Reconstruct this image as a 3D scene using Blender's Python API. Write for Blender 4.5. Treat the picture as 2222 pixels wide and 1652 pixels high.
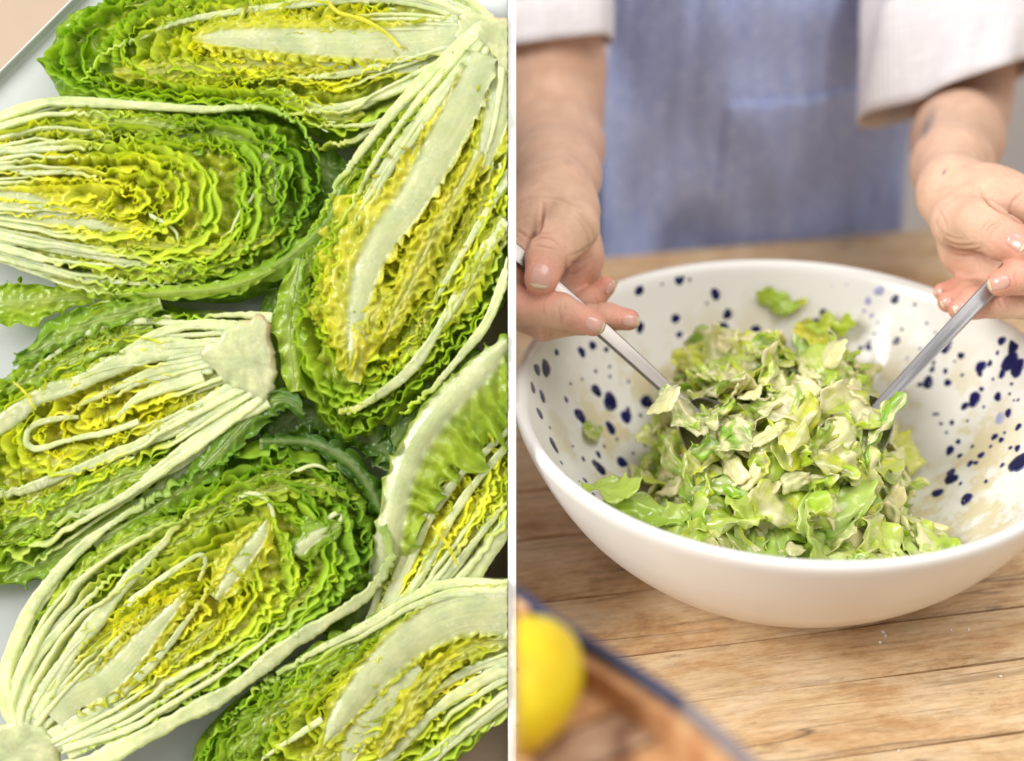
import bpy, bmesh, math, random
import numpy as np
from mathutils import Vector, Matrix

for _o in list(bpy.data.objects):
    bpy.data.objects.remove(_o)
scene = bpy.context.scene
COL = scene.collection
rad = math.radians

# ------------------------------------------------------------------ camera
PITCH = rad(32.0)
KW = 0.6238                                    # picture width / distance
CAM = np.array([0.0, -0.8126, 0.6499])
RX = np.array([1.0, 0.0, 0.0])
FW = np.array([0.0, math.cos(PITCH), -math.sin(PITCH)])
UP = np.array([0.0, math.sin(PITCH), math.cos(PITCH)])
cam_d = bpy.data.cameras.new('camera')
cam_d.sensor_width = 36.0
cam_d.lens = 36.0 / KW
cam_d.clip_start = 0.05
cam_d.clip_end = 60.0
cam_d.dof.use_dof = True
cam_d.dof.focus_distance = 0.962
cam_d.dof.aperture_fstop = (36.0 / KW) / 23.0
cam = bpy.data.objects.new('camera', cam_d)
COL.objects.link(cam)
cam.location = CAM
cam.rotation_euler = (math.pi / 2 - PITCH, 0, 0)
scene.camera = cam


def pt(px, py, d):
    """point of the place that lies at distance d (along the view axis) on one line of sight"""
    sx = (px - 1111.0) / 2222.0 * KW
    sy = (826.0 - py) / 2222.0 * KW
    return CAM + d * (FW + sx * RX + sy * UP)


# ------------------------------------------------------------------ light
world = bpy.data.worlds.new('World')
scene.world = world
world.use_nodes = True
_bg = world.node_tree.nodes['Background']
_bg.inputs[0].default_value = (1.0, 0.98, 0.96, 1)
_bg.inputs[1].default_value = 0.50


def area(name, loc, target, sx, sy, energy, color):
    l = bpy.data.lights.new(name, 'AREA')
    l.shape = 'RECTANGLE'
    l.size = sx
    l.size_y = sy
    l.energy = energy
    l.color = color
    o = bpy.data.objects.new(name, l)
    COL.objects.link(o)
    o.location = loc
    o.rotation_euler = (Vector(target) - Vector(loc)).to_track_quat('-Z', 'Y').to_euler()
    return o


area('window_light', (-1.95, -1.05, 1.65), (0.05, 0.0, 0.08), 1.3, 1.3, 84.0, (1.0, 0.985, 0.96))
area('overhead_fill', (0.75, -0.35, 2.2), (0.2, 0.15, 0.0), 1.6, 1.6, 36.0, (1.0, 0.97, 0.92))  # unseen soft fill added overhead to brighten the table side

scene.view_settings.view_transform = 'Standard'
scene.view_settings.look = 'None'
scene.view_settings.exposure = 0.0
scene.view_settings.gamma = 1.0
scene.view_settings.use_curve_mapping = False
scene.cycles.max_bounces = 12
scene.cycles.diffuse_bounces = 8
scene.cycles.transmission_bounces = 6

# ------------------------------------------------------------------ helpers


def empty(name, loc=(0, 0, 0), mat=None):
    o = bpy.data.objects.new(name, None)
    o.empty_display_size = 0.02
    COL.objects.link(o)
    if mat is not None:
        o.matrix_world = mat
    else:
        o.location = loc
    return o


def tag(o, label=None, cat=None, group=None, kind=None):
    if label:
        o['label'] = label
    if cat:
        o['category'] = cat
    if group:
        o['group'] = group
    if kind:
        o['kind'] = kind
    return o


def mkmesh(name, V, F, colors=None, smooth=True):
    """V (n,3); F (m,4) or (m,3) index array, or a list of such arrays"""
    me = bpy.data.meshes.new(name)
    V = np.ascontiguousarray(V, dtype=np.float32)
    Fs = F if isinstance(F, (list, tuple)) else [F]
    Fs = [np.asarray(f, dtype=np.int32) for f in Fs if len(f)]
    loops = np.concatenate([f.ravel() for f in Fs])
    tot = np.concatenate([np.full(len(f), f.shape[1], np.int32) for f in Fs])
    start = np.concatenate([[0], np.cumsum(tot)[:-1]]).astype(np.int32)
    me.vertices.add(len(V))
    me.vertices.foreach_set('co', V.ravel())
    me.loops.add(len(loops))
    me.loops.foreach_set('vertex_index', loops)
    me.polygons.add(len(tot))
    me.polygons.foreach_set('loop_start', start)
    me.polygons.foreach_set('loop_total', tot)
    me.polygons.foreach_set('use_smooth', np.full(len(tot), smooth, dtype=bool))
    me.update(calc_edges=True)
    if colors is not None:
        ca = me.color_attributes.new('Col', 'FLOAT_COLOR', 'POINT')
        ca.data.foreach_set('color', np.ascontiguousarray(colors, dtype=np.float32).ravel())
    return me


def fixn(me):
    bm = bmesh.new()
    bm.from_mesh(me)
    bmesh.ops.recalc_face_normals(bm, faces=bm.faces)
    bm.to_mesh(me)
    bm.free()
    return me


def mkobj(name, me, mat=None, parent=None, matrix=None):
    o = bpy.data.objects.new(name, me)
    COL.objects.link(o)
    if mat is not None and not me.materials:
        me.materials.append(mat)
    if parent is not None:
        o.parent = parent
    if matrix is not None:
        o.matrix_world = matrix
    return o


def grid_faces(nu, nv, close_v=False, close_u=False, base=0):
    iu = np.arange(nu if close_u else nu - 1)
    iv = np.arange(nv if close_v else nv - 1)
    a, b = np.meshgrid(iu, iv, indexing='ij')
    a2 = (a + 1) % nu
    b2 = (b + 1) % nv
    return (np.stack([a * nv + b, a2 * nv + b, a2 * nv + b2, a * nv + b2], -1).reshape(-1, 4) + base)


def lathe(profile, n=96, cx=0.0, cy=0.0):
    p = np.asarray(profile, float)
    th = np.linspace(0, 2 * math.pi, n, endpoint=False)
    V = np.stack([cx + p[:, 0][:, None] * np.cos(th), cy + p[:, 0][:, None] * np.sin(th),
                  np.repeat(p[:, 1][:, None], n, 1)], -1).reshape(-1, 3)
    F = grid_faces(len(p), n, close_v=True)[:, ::-1]
    return V, F


_perm = np.random.RandomState(7).permutation(512)


def _hash(ix, iy):
    return _perm[(_perm[ix & 511] + iy) & 511]


def perlin(x, y):
    x = np.asarray(x, float)
    y = np.asarray(y, float)
    ix = np.floor(x).astype(int)
    iy = np.floor(y).astype(int)
    fx = x - ix
    fy = y - iy

    def g(i, j):
        h = _hash(ix + i, iy + j) / 512.0 * 2 * math.pi
        return np.cos(h) * (fx - i) + np.sin(h) * (fy - j)
    u = fx * fx * fx * (fx * (fx * 6 - 15) + 10)
    v = fy * fy * fy * (fy * (fy * 6 - 15) + 10)
    return ((g(0, 0) * (1 - u) + g(1, 0) * u) * (1 - v) + (g(0, 1) * (1 - u) + g(1, 1) * u) * v) * 1.5


def sstep(a, b, x):
    t = np.clip((np.asarray(x, float) - a) / (b - a), 0, 1)
    return t * t * (3 - 2 * t)


def resample(P, n=None, step=None, smooth=2):
    P = np.asarray(P, float)
    # Catmull-Rom through the points, then even spacing
    Q = np.vstack([2 * P[0] - P[1], P, 2 * P[-1] - P[-2]])
    out = []
    for i in range(1, len(Q) - 2):
        t = np.linspace(0, 1, 24, endpoint=False)[:, None]
        a, b, c, d = Q[i - 1], Q[i], Q[i + 1], Q[i + 2]
        out.append(0.5 * ((2 * b) + (-a + c) * t + (2 * a - 5 * b + 4 * c - d) * t ** 2 + (-a + 3 * b - 3 * c + d) * t ** 3))
    out.append(P[-1:])
    C = np.vstack(out)
    L = np.concatenate([[0], np.cumsum(np.linalg.norm(np.diff(C, axis=0), axis=1))])
    if n is None:
        n = max(6, int(L[-1] / step))
    s = np.linspace(0, L[-1], n)
    return np.stack([np.interp(s, L, C[:, k]) for k in range(C.shape[1])], -1)


# ------------------------------------------------------------------ node materials


def newmat(name):
    m = bpy.data.materials.new(name)
    m.use_nodes = True
    nt = m.node_tree
    nt.nodes.clear()
    out = nt.nodes.new('ShaderNodeOutputMaterial')
    return m, nt, out


def N(nt, typ, **kw):
    n = nt.nodes.new(typ)
    for k, v in kw.items():
        if k.startswith('in_'):
            key = k[3:]
            key = int(key) if key.isdigit() else key.replace('_', ' ')
            n.inputs[key].default_value = v
        else:
            setattr(n, k, v)
    return n


def L(nt, a, ai, b, bi):
    nt.links.new(a.outputs[ai], b.inputs[bi])


def ramp(nt, stops, interp='LINEAR'):
    r = nt.nodes.new('ShaderNodeValToRGB')
    r.color_ramp.interpolation = interp
    e = r.color_ramp.elements
    while len(e) > 1:
        e.remove(e[-1])
    e[0].position, e[0].color = stops[0][0], tuple(stops[0][1]) + ((1,) if len(stops[0][1]) == 3 else ())
    for p, c in stops[1:]:
        x = e.new(p)
        x.color = tuple(c) + ((1,) if len(c) == 3 else ())
    return r


def mat_leaf():
    """lettuce: leaf pigment with painted edge light (Col), Col alpha = how much of it is fleshy rib"""
    m, nt, out = newmat('lettuce_leaf')
    at = N(nt, 'ShaderNodeAttribute', attribute_name='Col')
    tc = N(nt, 'ShaderNodeTexCoord')
    # frosty wet flecks of the cut ribs
    n1 = N(nt, 'ShaderNodeTexNoise', in_Scale=420.0, in_Detail=4.0, in_Roughness=0.65)
    L(nt, tc, 'Object', n1, 'Vector')
    n2 = N(nt, 'ShaderNodeTexNoise', in_Scale=90.0, in_Detail=3.0)
    L(nt, tc, 'Object', n2, 'Vector')
    r1 = ramp(nt, [(0.50, (0, 0, 0)), (0.66, (1, 1, 1))])
    L(nt, n1, 0, r1, 0)
    r2 = ramp(nt, [(0.42, (0, 0, 0)), (0.62, (1, 1, 1))])
    L(nt, n2, 0, r2, 0)
    mm = N(nt, 'ShaderNodeMath', operation='MULTIPLY')
    L(nt, r1, 0, mm, 0)
    L(nt, r2, 0, mm, 1)
    m3 = N(nt, 'ShaderNodeMath', operation='MULTIPLY')
    L(nt, mm, 0, m3, 0)
    L(nt, at, 'Alpha', m3, 1)
    m4 = N(nt, 'ShaderNodeMath', operation='MULTIPLY', in_1=0.75)
    L(nt, m3, 0, m4, 0)
    mix = N(nt, 'ShaderNodeMix', data_type='RGBA')
    L(nt, m4, 0, mix, 0)
    L(nt, at, 'Color', mix, 6)
    mix.inputs[7].default_value = (0.84, 0.85, 0.64, 1)
    # blade mottling
    n4 = N(nt, 'ShaderNodeTexNoise', in_Scale=70.0, in_Detail=5.0, in_Roughness=0.6)
    L(nt, tc, 'Object', n4, 'Vector')
    r4 = ramp(nt, [(0.3, (0.80, 0.86, 0.8)), (0.7, (1.16, 1.12, 1.1))])
    L(nt, n4, 0, r4, 0)
    mul = N(nt, 'ShaderNodeMix', data_type='RGBA', blend_type='MULTIPLY')
    mul.inputs[0].default_value = 1.0
    L(nt, mix, 2, mul, 6)
    L(nt, r4, 0, mul, 7)
    # vein net + fine relief
    vo = N(nt, 'ShaderNodeTexVoronoi', feature='DISTANCE_TO_EDGE', in_Scale=95.0)
    nw = N(nt, 'ShaderNodeTexNoise', in_Scale=60.0, in_Detail=2.0)
    L(nt, tc, 'Object', nw, 'Vector')
    vm = N(nt, 'ShaderNodeVectorMath', operation='MULTIPLY_ADD')
    L(nt, nw, 'Color', vm, 0)
    vm.inputs[1].default_value = (0.012, 0.012, 0.012)
    L(nt, tc, 'Object', vm, 2)
    L(nt, vm, 0, vo, 'Vector')
    rv = ramp(nt, [(0.0, (0, 0, 0)), (0.12, (1, 1, 1))])
    L(nt, vo, 'Distance', rv, 0)
    n5 = N(nt, 'ShaderNodeTexNoise', in_Scale=260.0, in_Detail=3.0)
    L(nt, tc, 'Object', n5, 'Vector')
    ad = N(nt, 'ShaderNodeMath', operation='MULTIPLY_ADD', in_1=0.35)
    L(nt, rv, 0, ad, 0)
    L(nt, n5, 0, ad, 2)
    ad2 = N(nt, 'ShaderNodeMath', operation='ADD')
    L(nt, ad, 0, ad2, 0)
    L(nt, m3, 0, ad2, 1)
    bp = N(nt, 'ShaderNodeBump', in_Strength=0.45, in_Distance=0.0005)
    L(nt, ad2, 0, bp, 'Height')
    bs = N(nt, 'ShaderNodeBsdfPrincipled')
    L(nt, mul, 2, bs, 'Base Color')
    rgh = N(nt, 'ShaderNodeMath', operation='MULTIPLY_ADD', in_1=-0.06, in_2=0.28)
    L(nt, at, 'Alpha', rgh, 0)
    L(nt, rgh, 0, bs, 'Roughness')
    bs.inputs['IOR'].default_value = 1.45
    bs.inputs['Subsurface Radius'].default_value = (0.0055, 0.005, 0.002)
    bs.inputs['Subsurface Scale'].default_value = 1.0
    ssw = N(nt, 'ShaderNodeMath', operation='MULTIPLY_ADD', in_1=0.75, in_2=0.0)
    L(nt, at, 'Alpha', ssw, 0)
    L(nt, ssw, 0, bs, 'Subsurface Weight')
    bs.inputs['Coat Weight'].default_value = 0.45
    bs.inputs['Coat Roughness'].default_value = 0.12
    L(nt, bp, 0, bs, 'Normal')
    tr = N(nt, 'ShaderNodeBsdfTranslucent')
    hs = N(nt, 'ShaderNodeHueSaturation', in_Saturation=1.1, in_Value=1.15)
    L(nt, mul, 2, hs, 'Color')
    L(nt, hs, 0, tr, 'Color')
    L(nt, bp, 0, tr, 'Normal')
    fa = N(nt, 'ShaderNodeMath', operation='MULTIPLY_ADD', in_1=-0.34, in_2=0.54)
    L(nt, at, 'Alpha', fa, 0)
    ms = N(nt, 'ShaderNodeMixShader')
    L(nt, fa, 0, ms, 0)
    L(nt, bs, 0, ms, 1)
    L(nt, tr, 0, ms, 2)
    L(nt, ms, 0, out, 0)
    return m


def mat_plain(name, col, rough=0.5, metal=0.0, bump=None, spec=0.5, coat=0.0):
    m, nt, out = newmat(name)
    bs = N(nt, 'ShaderNodeBsdfPrincipled')
    bs.inputs['Base Color'].default_value = tuple(col) + (1,)
    bs.inputs['Roughness'].default_value = rough
    bs.inputs['Metallic'].default_value = metal
    bs.inputs['Specular IOR Level'].default_value = spec
    bs.inputs['Coat Weight'].default_value = coat
    tc = N(nt, 'ShaderNodeTexCoord')
    n = N(nt, 'ShaderNodeTexNoise', in_Scale=(bump or (60, 0))[0], in_Detail=4.0)
    L(nt, tc, 'Object', n, 'Vector')
    r = ramp(nt, [(0.3, [c * 0.93 for c in col]), (0.7, [min(1, c * 1.05) for c in col])])
    L(nt, n, 0, r, 0)
    L(nt, r, 0, bs, 'Base Color')
    if bump and bump[1]:
        b = N(nt, 'ShaderNodeBump', in_Strength=0.5, in_Distance=bump[1])
        L(nt, n, 0, b, 'Height')
        L(nt, b, 0, bs, 'Normal')
    L(nt, bs, 0, out, 0)
    return m


M_LEAF = mat_leaf()
# ================================================================== the slanted stand with the tray of lettuce halves
D_CUT = 0.925
S = KW * D_CUT / 2222.0                        # metres per unit in the stand's plane
_c = CAM + FW * D_CUT
STAND = Matrix(((RX[0], UP[0], -FW[0], _c[0]), (RX[1], UP[1], -FW[1], _c[1]), (RX[2], UP[2], -FW[2], _c[2]), (0, 0, 0, 1)))


def sp(p, z=0.0):
    """design drawing (x right, y down) -> stand plane, metres"""
    p = np.asarray(p, float)
    return np.stack([(p[..., 0] - 1111.0) * S, (826.0 - p[..., 1]) * S, np.broadcast_to(np.asarray(z, float), p[..., 0].shape) * S], -1)


XLIM = -0.0024                                 # the stand's side panel begins here

PAL = np.array([[0.80, 0.76, 0.065], [0.69, 0.73, 0.055], [0.52, 0.65, 0.052], [0.39, 0.575, 0.042], [0.21, 0.40, 0.026], [0.075, 0.19, 0.014]])
RIBC = np.array([0.60, 0.635, 0.35])
WHITE = np.array([0.69, 0.73, 0.45])


def green(g):
    g = np.clip(np.asarray(g, float), 0, 1) * (len(PAL) - 1)
    i = np.clip(g.astype(int), 0, len(PAL) - 2)
    f = (g - i)[..., None]
    return PAL[i] * (1 - f) + PAL[i + 1] * f


def finish(V, origin, F, C, name, parent, mat=None):
    V = V.copy()
    V[:, 0] = np.minimum(V[:, 0], XLIM - 0.0002 * (1 + np.sin(V[:, 1] * 900)))
    V -= origin
    me = mkmesh(name, V, F, C)
    o = mkobj(name, me, mat or M_LEAF, parent)
    return o


def leaf_sheet(parent, origin, curve, rng, hw=9.0, rib_end=0.6, rib_start=-0.2, amp=9.0, lam=30.0, depth=58.0, lean=0.2,
               zoff=0.0, g=(0.0, 0.4), white=0.25, name='leaf', step=3.2, edge=1.5, zvar=7.0, taper=0.8):
    C = resample(curve, step=step)
    n = len(C)
    T = np.gradient(C, axis=0)
    ds = np.linalg.norm(T, axis=1, keepdims=True)
    T = T / np.maximum(ds, 1e-6)
    Nn = np.stack([-T[:, 1], T[:, 0]], -1)
    a = np.concatenate([[0], np.cumsum(np.linalg.norm(np.diff(C, axis=0), axis=1))])
    tau = a / a[-1]
    ph = rng.uniform(0, 6.28, 10)
    sd = rng.uniform(0, 400, 6)
    ribm = (1 - sstep(rib_end * 0.72, rib_end * 1.08, tau)) * sstep(rib_start, rib_start + 0.08, tau)
    h = hw * np.maximum(0, 1 - np.clip(tau / max(rib_end * 1.15, 1e-3), 0, 1) ** (1.0 / max(taper, .1))) * sstep(rib_start, rib_start + 0.1, tau)
    h *= 1 + 0.38 * perlin(a / 85 + sd[4], a * 0 + sd[5]) + 0.10 * perlin(a / 14 + sd[3], a * 0 + sd[5])
    h = np.maximum(h, 0)
    mod = 0.80 + 0.75 * np.clip(perlin(a / (lam * 2.3) + sd[0], a * 0 + sd[1]), -0.5, 0.9)
    am = amp * (1 - 0.93 * ribm) * mod * sstep(0.0, 0.06, tau) * (1 - 0.35 * sstep(0.93, 1.0, tau))
    k = 2 * math.pi / lam
    aw = a + lam * 0.95 * perlin(a / (lam * 1.9) + sd[2], a * 0 + sd[3])
    frac = np.array([0.0, 0.10, 0.32, 0.62, 1.0])
    rows = []
    cols = []
    zt = zoff + zvar * perlin(a / (lam * 1.3) + sd[4], a * 0 + 9.1) * (1 - 0.8 * ribm) - 1.0 * (1 - ribm)
    zt = zt - 0.55 * am * (0.5 + 0.5 * np.sin(k * aw * 0.93 + ph[4]))
    gt = g[0] + (g[1] - g[0]) * tau + 0.07 * perlin(a / 60 + sd[1], a * 0)
    base = green(gt - .05)
    wmix = (1 - sstep(0.02, max(white, 0.03), tau))[:, None]
    base = base * (1 - wmix * 0.75) + WHITE * wmix * 0.75
    ribc = RIBC * (0.93 + 0.10 * rng.rand()) * (1 - 0.25 * sstep(0.4, 1, tau))[:, None] + WHITE * (0.25 * (1 - sstep(0, 0.4, tau)))[:, None]
    ribc = ribc / max(1.0, ribc.max() / 0.9)
    core = base * (1 - ribm[:, None]) + ribc * ribm[:, None]

    def place(b, side, hh):
        q = b / 46.0
        r = np.sin(k * aw + ph[0] + 1.4 * np.sin(0.37 * k * aw + ph[1]) + 1.9 * q) \
            + 0.28 * np.sin(2.21 * k * aw + ph[2] - 2.6 * q) * (1 - 0.5 * min(1, q))
        m = np.sin(2 * (k * aw + ph[0] + 1.9 * q) + ph[3] * 0.3)
        off = side * hh + lean * b * (0.35 + 0.65 * (1 - ribm)) + am * r * (1 - 0.25 * min(1, q))
        off = off + am * 0.55 * perlin(a / (lam * 0.62) + sd[1] + q * .8, a * 0 + q * 1.3)
        P = C + Nn * off[:, None] + T * (am * 0.42 * m)[:, None]
        return P

    for side in (-1, 1):
        order = frac[::-1] if side < 0 else frac
        for f in order:
            b = depth * f
            hh = h * (1 - 0.45 * f) + edge * (0.9 - 0.45 * f)
            P = place(b, side, hh)
            z = zt - b - (0.6 if f == 0 else 0.0) * edge - 0.10 * h * (f == 0)
            rows.append(sp(P, z))
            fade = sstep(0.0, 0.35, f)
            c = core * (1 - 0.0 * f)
            edgec = np.minimum(.95, core * 1.15 + np.array([.09, .08, .05]))  # paler cut flesh, plus edge light over shaded faces put into the colour
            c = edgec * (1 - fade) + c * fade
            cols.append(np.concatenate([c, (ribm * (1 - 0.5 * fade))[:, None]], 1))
        if side < 0:
            for fl in (-0.88, -0.5, 0.0, 0.5, 0.88):
                P = place(0.0, fl, h)
                rows.append(sp(P, zt + edge * 0.5 + 0.10 * h * abs(fl) * 0.4))
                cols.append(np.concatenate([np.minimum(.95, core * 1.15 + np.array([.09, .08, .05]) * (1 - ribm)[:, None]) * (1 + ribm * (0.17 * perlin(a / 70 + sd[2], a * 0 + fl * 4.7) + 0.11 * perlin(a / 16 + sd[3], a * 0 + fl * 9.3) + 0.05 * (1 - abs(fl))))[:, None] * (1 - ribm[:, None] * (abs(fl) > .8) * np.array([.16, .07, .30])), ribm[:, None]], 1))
    R = len(rows)
    V = np.stack(rows, 1).reshape(-1, 3)
    K = np.stack(cols, 1).reshape(-1, 4)
    F = grid_faces(n, R)
    caps = np.array([[i, i + 1, R - 2 - i, R - 1 - i] for i in range(R // 2 - 1)])
    F = np.vstack([F, caps[:, ::-1], caps + (n - 1) * R])
    return finish(V, origin, F, K, name, parent)


def face_leaf(parent, origin, curve, rng, wl, wr, rib=(30, 12), g=(0.0, 0.2), gedge=0.1, blister=9.0, cell=24.0, zoff=0.0, dome=8.0,
              drop=0.25, ruff=9.0, white=0.2, name='leaf', nq=44, step=4.0, cross=0.0, ribz=0.35, zstart=0.0):
    """a leaf whose face is seen: fleshy midrib with a blistered blade on either side"""
    C = resample(curve, step=step)
    n = len(C)
    T = np.gradient(C, axis=0)
    T = T / np.maximum(np.linalg.norm(T, axis=1, keepdims=True), 1e-6)
    Nn = np.stack([-T[:, 1], T[:, 0]], -1)
    a = np.concatenate([[0], np.cumsum(np.linalg.norm(np.diff(C, axis=0), axis=1))])
    tau = a / a[-1]
    WL = np.interp(tau, np.linspace(0, 1, len(wl)), wl)
    WR = np.interp(tau, np.linspace(0, 1, len(wr)), wr)
    rw = np.interp(tau, np.linspace(0, 1, len(rib)), rib)
    q = np.linspace(-1, 1, nq)
    A, Q = np.meshgrid(a, q, indexing='ij')
    tauM = tau[:, None] + 0 * Q
    endt = np.sqrt(np.clip((1 - tau) / 0.10, 0.02, 1))
    if not (rib[0] > 20 and white >= .2) and rib[0] > 10:
        endt = endt * np.sqrt(np.clip(tau / 0.10, 0.02, 1))
    rw = rw * endt
    WL = WL * (0.25 + .75 * endt)
    WR = WR * (0.25 + .75 * endt)
    rwM = rw[:, None] + 0 * Q
    Wd = np.where(Q < 0, WL[:, None], WR[:, None])
    O = np.sign(Q) * (np.abs(Q) ** 0.9) * (rwM + Wd)
    sd = rng.uniform(0, 400, 8)
    blade = sstep(0.82, 1.3, np.abs(O) / np.maximum(rwM, 1e-3))
    b1 = 1 - 2.2 * np.abs(perlin(A / cell + sd[0], O / (cell * 0.8) + sd[1]))
    b2 = 1 - 2.0 * np.abs(perlin(A / (cell * .5) + sd[2], O / (cell * .5) + sd[3]))
    if cross:
        b1 = b1 * (1 - cross) + cross * np.sin(A / cell * 5.0 + 3 * perlin(A / 70 + sd[4], O / 50) + np.abs(O) * 0.045) * 1.1
    bl = blister * (0.75 * b1 + 0.3 * b2) * blade * (0.5 + 0.5 * np.clip(np.abs(Q), 0, 1)) * sstep(0, .08, tauM)
    ed = sstep(0.55, 1.0, np.abs(Q)) * blade
    rfm = 0.35 + 1.6 * np.clip(perlin(A / (cell * 2.2) + sd[2], np.sign(Q) * 7.3) + .25, 0, 1)
    pw = 5.5 * perlin(A / (cell * 2.6) + sd[5], np.sign(Q) * 3.1)
    rf = ruff * ed * rfm * np.sin(A / (cell * 0.9) * 3.4 + pw + sd[6])
    Z = zoff + dome * np.clip(1 - (O / np.maximum(rwM, 1e-3)) ** 2, 0, 1) * ribz - drop * np.maximum(0, np.abs(O) - rwM) + bl + rf
    Z = Z + zstart * (1 - sstep(0, .3, tauM))
    Z = Z + 4 * perlin(A / 120 + sd[7], O / 90)
    O2 = O + ed * (0.7 * ruff * rfm * np.sin(A / (cell * .8) * 2.9 + pw * 1.1 + sd[6] * 2) + Wd * .45 * perlin(A / (cell * 1.5) + sd[4], np.sign(Q) * 5.1)) * np.sign(Q)
    A2 = 0.7 * ruff * ed * rfm * np.cos(A / (cell * .8) * 2.9 + pw + sd[3])
    P = C[:, None, :] + Nn[:, None, :] * O2[..., None] + T[:, None, :] * A2[..., None]
    V = sp(P, Z)
    gg = g[0] + (g[1] - g[0]) * tauM + gedge * np.abs(Q) + 0.06 * perlin(A / 40 + sd[0], O / 40)
    c = green(gg)
    pale = (0.55 * (1 - sstep(0.0, 0.55, np.abs(Q))))[..., None] * 0.6
    c = c * (1 - pale) + RIBC * pale
    r = ((1 - blade) * sstep(3.0, 11.0, rwM))[..., None]
    streak = 1 + 0.10 * perlin(A / 160 + sd[1], O / 4.0)
    rc = (RIBC * 1.08)[None, None, :] * streak[..., None]
    c = c * (1 - r) + rc * r
    w = (1 - sstep(0.0, white, tauM))[..., None] * 0.7
    c = np.clip(c * (1 - w) + WHITE * w, 0, 0.92)
    K = np.concatenate([c, r * 0.9], -1)
    # thickness: a second skin below
    th = 2.0 + 5.0 * (1 - blade)
    V2 = V - np.stack([0 * th, 0 * th, th * S], -1)
    m = n * nq
    F = grid_faces(n, nq)
    VV = np.vstack([V.reshape(-1, 3), V2.reshape(-1, 3)])
    KK = np.vstack([K.reshape(-1, 4)] * 2)
    i = np.arange(n - 1)
    j = np.arange(nq - 1)
    sk = [np.stack([i * nq, i * nq + m, (i + 1) * nq + m, (i + 1) * nq], -1),
          np.stack([i * nq + nq - 1, (i + 1) * nq + nq - 1, (i + 1) * nq + nq - 1 + m, i * nq + nq - 1 + m], -1),
          np.stack([j, j + 1, j + 1 + m, j + m], -1),
          np.stack([(n - 1) * nq + j, (n - 1) * nq + j + m, (n - 1) * nq + j + 1 + m, (n - 1) * nq + j + 1], -1)]
    F = np.vstack([F[:, ::-1], F + m] + sk)
    return finish(VV, origin, F, KK, name, parent)


def stem_core(parent, origin, poly, zoff, h=48.0, pink=None, name='stem_core'):
    """cut stem: pale solid block with a flat moist face"""
    P = resample(np.vstack([poly, poly[:1]]), n=90)[:-1]
    c = P.mean(0)
    rows, cols = [], []
    rng = np.random.RandomState(int(abs(c[0]) * 7 + abs(c[1])) % 9999)
    for f, z in ((0.0, 1.5), (0.2, 1.4), (0.35, 1.2), (0.5, 1.0), (0.62, .9), (0.74, 0.6), (.85, .3), (0.93, -1.0), (1.0, -7.0), (1.03, -h * 0.5), (0.9, -h)):
        Q = c + (P - c) * f
        Q = Q + np.clip((f - .5) * 2, 0, 1) * 9.0 * np.stack([perlin(Q[:, 0] / 24, Q[:, 1] / 24), perlin(Q[:, 0] / 24 + 50, Q[:, 1] / 24)], -1)
        zz = zoff + z + 1.2 * perlin(Q[:, 0] / 30, Q[:, 1] / 30)
        rows.append(sp(Q, zz))
        k = np.tile(np.array([0.65, 0.68, 0.40]) * (1.0 if f < .9 else 1.03), (len(Q), 1)) * (1 + .16 * perlin(Q[:, 0] / 26 + 3, Q[:, 1] / 26) + .12 * perlin(Q[:, 0] / 9, Q[:, 1] / 9))[:, None]
        br = np.clip(perlin(Q[:, 0] / 34 + 11, Q[:, 1] / 34) - .15, 0, 1)[:, None] * (.9 if f >= .9 else .25)
        k = k * (1 - br) + np.array([.42, .34, .16]) * br
        if pink is not None and f >= 0.93:
            dd = np.clip(((Q - c) / np.abs(P - c).max()) @ np.asarray(pink), 0, 1)[:, None] ** 2
            k = k * (1 - dd * 0.8) + np.array([0.62, 0.36, 0.24]) * dd * 0.8
        cols.append(np.concatenate([np.clip(k, 0, .92), np.full((len(Q), 1), 0.75)], 1))
    V = np.stack(rows, 0).reshape(-1, 3)
    F = grid_faces(len(rows), len(P), close_v=True)
    return finish(V, origin, F, np.stack(cols, 0).reshape(-1, 4), name, parent)


def bed(parent, origin, EL, AX, ER, zoff, g, seed=0):
    """the lower leaves on which the cut layers rest: the rounded underside of the half"""
    nt, nq = 150, 96
    q = np.linspace(-1, 1, nq)
    P = EL[:, None, :] * np.clip(-q, 0, 1)[None, :, None] + ER[:, None, :] * np.clip(q, 0, 1)[None, :, None] + AX[:, None, :] * (1 - np.abs(q))[None, :, None]
    t = np.linspace(0, 1, nt)
    idx = (t * (len(EL) - 1)).astype(int)
    P = P[idx]
    X = P[..., 0]
    Y = P[..., 1]
    sc = 0.75 + .5 * np.abs(q)[None, :] + 0 * X
    bl = 1 - 2.2 * np.abs(perlin(X / 34 + seed, Y / 34)) + .9 * np.sin(3.2 * perlin(X / 26 + 40, Y / 26 + seed) + X / 11 * .4) + .5 * (1 - 2 * np.abs(perlin(X / 14, Y / 14 + seed)))
    bl = bl * sc
    Z = zoff - 32 + 23 * (1 - sstep(.08, .42, t))[:, None] + 11 * bl * (.25 + .75 * sstep(.1, .4, t))[:, None] - 66 * np.abs(q)[None, :] ** 5 - 40 * sstep(.85, 1.0, t)[:, None]
    V = sp(P, Z)
    gg = g[0] + (g[1] - g[0]) * np.maximum(np.abs(q)[None, :] ** 1.5, sstep(.5, 1.0, t)[:, None] ** 1.5 + 0 * X) + .12 * perlin(X / 30, Y / 30)
    c = green(gg)
    w = (1 - sstep(0, .3, t))[:, None, None] * .6
    c = c * (1 - w) + WHITE * w
    K = np.concatenate([c, np.zeros(c.shape[:2] + (1,))], -1)
    return finish(V.reshape(-1, 3), origin, grid_faces(nt, nq), K.reshape(-1, 4), 'leaf', parent)


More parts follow.
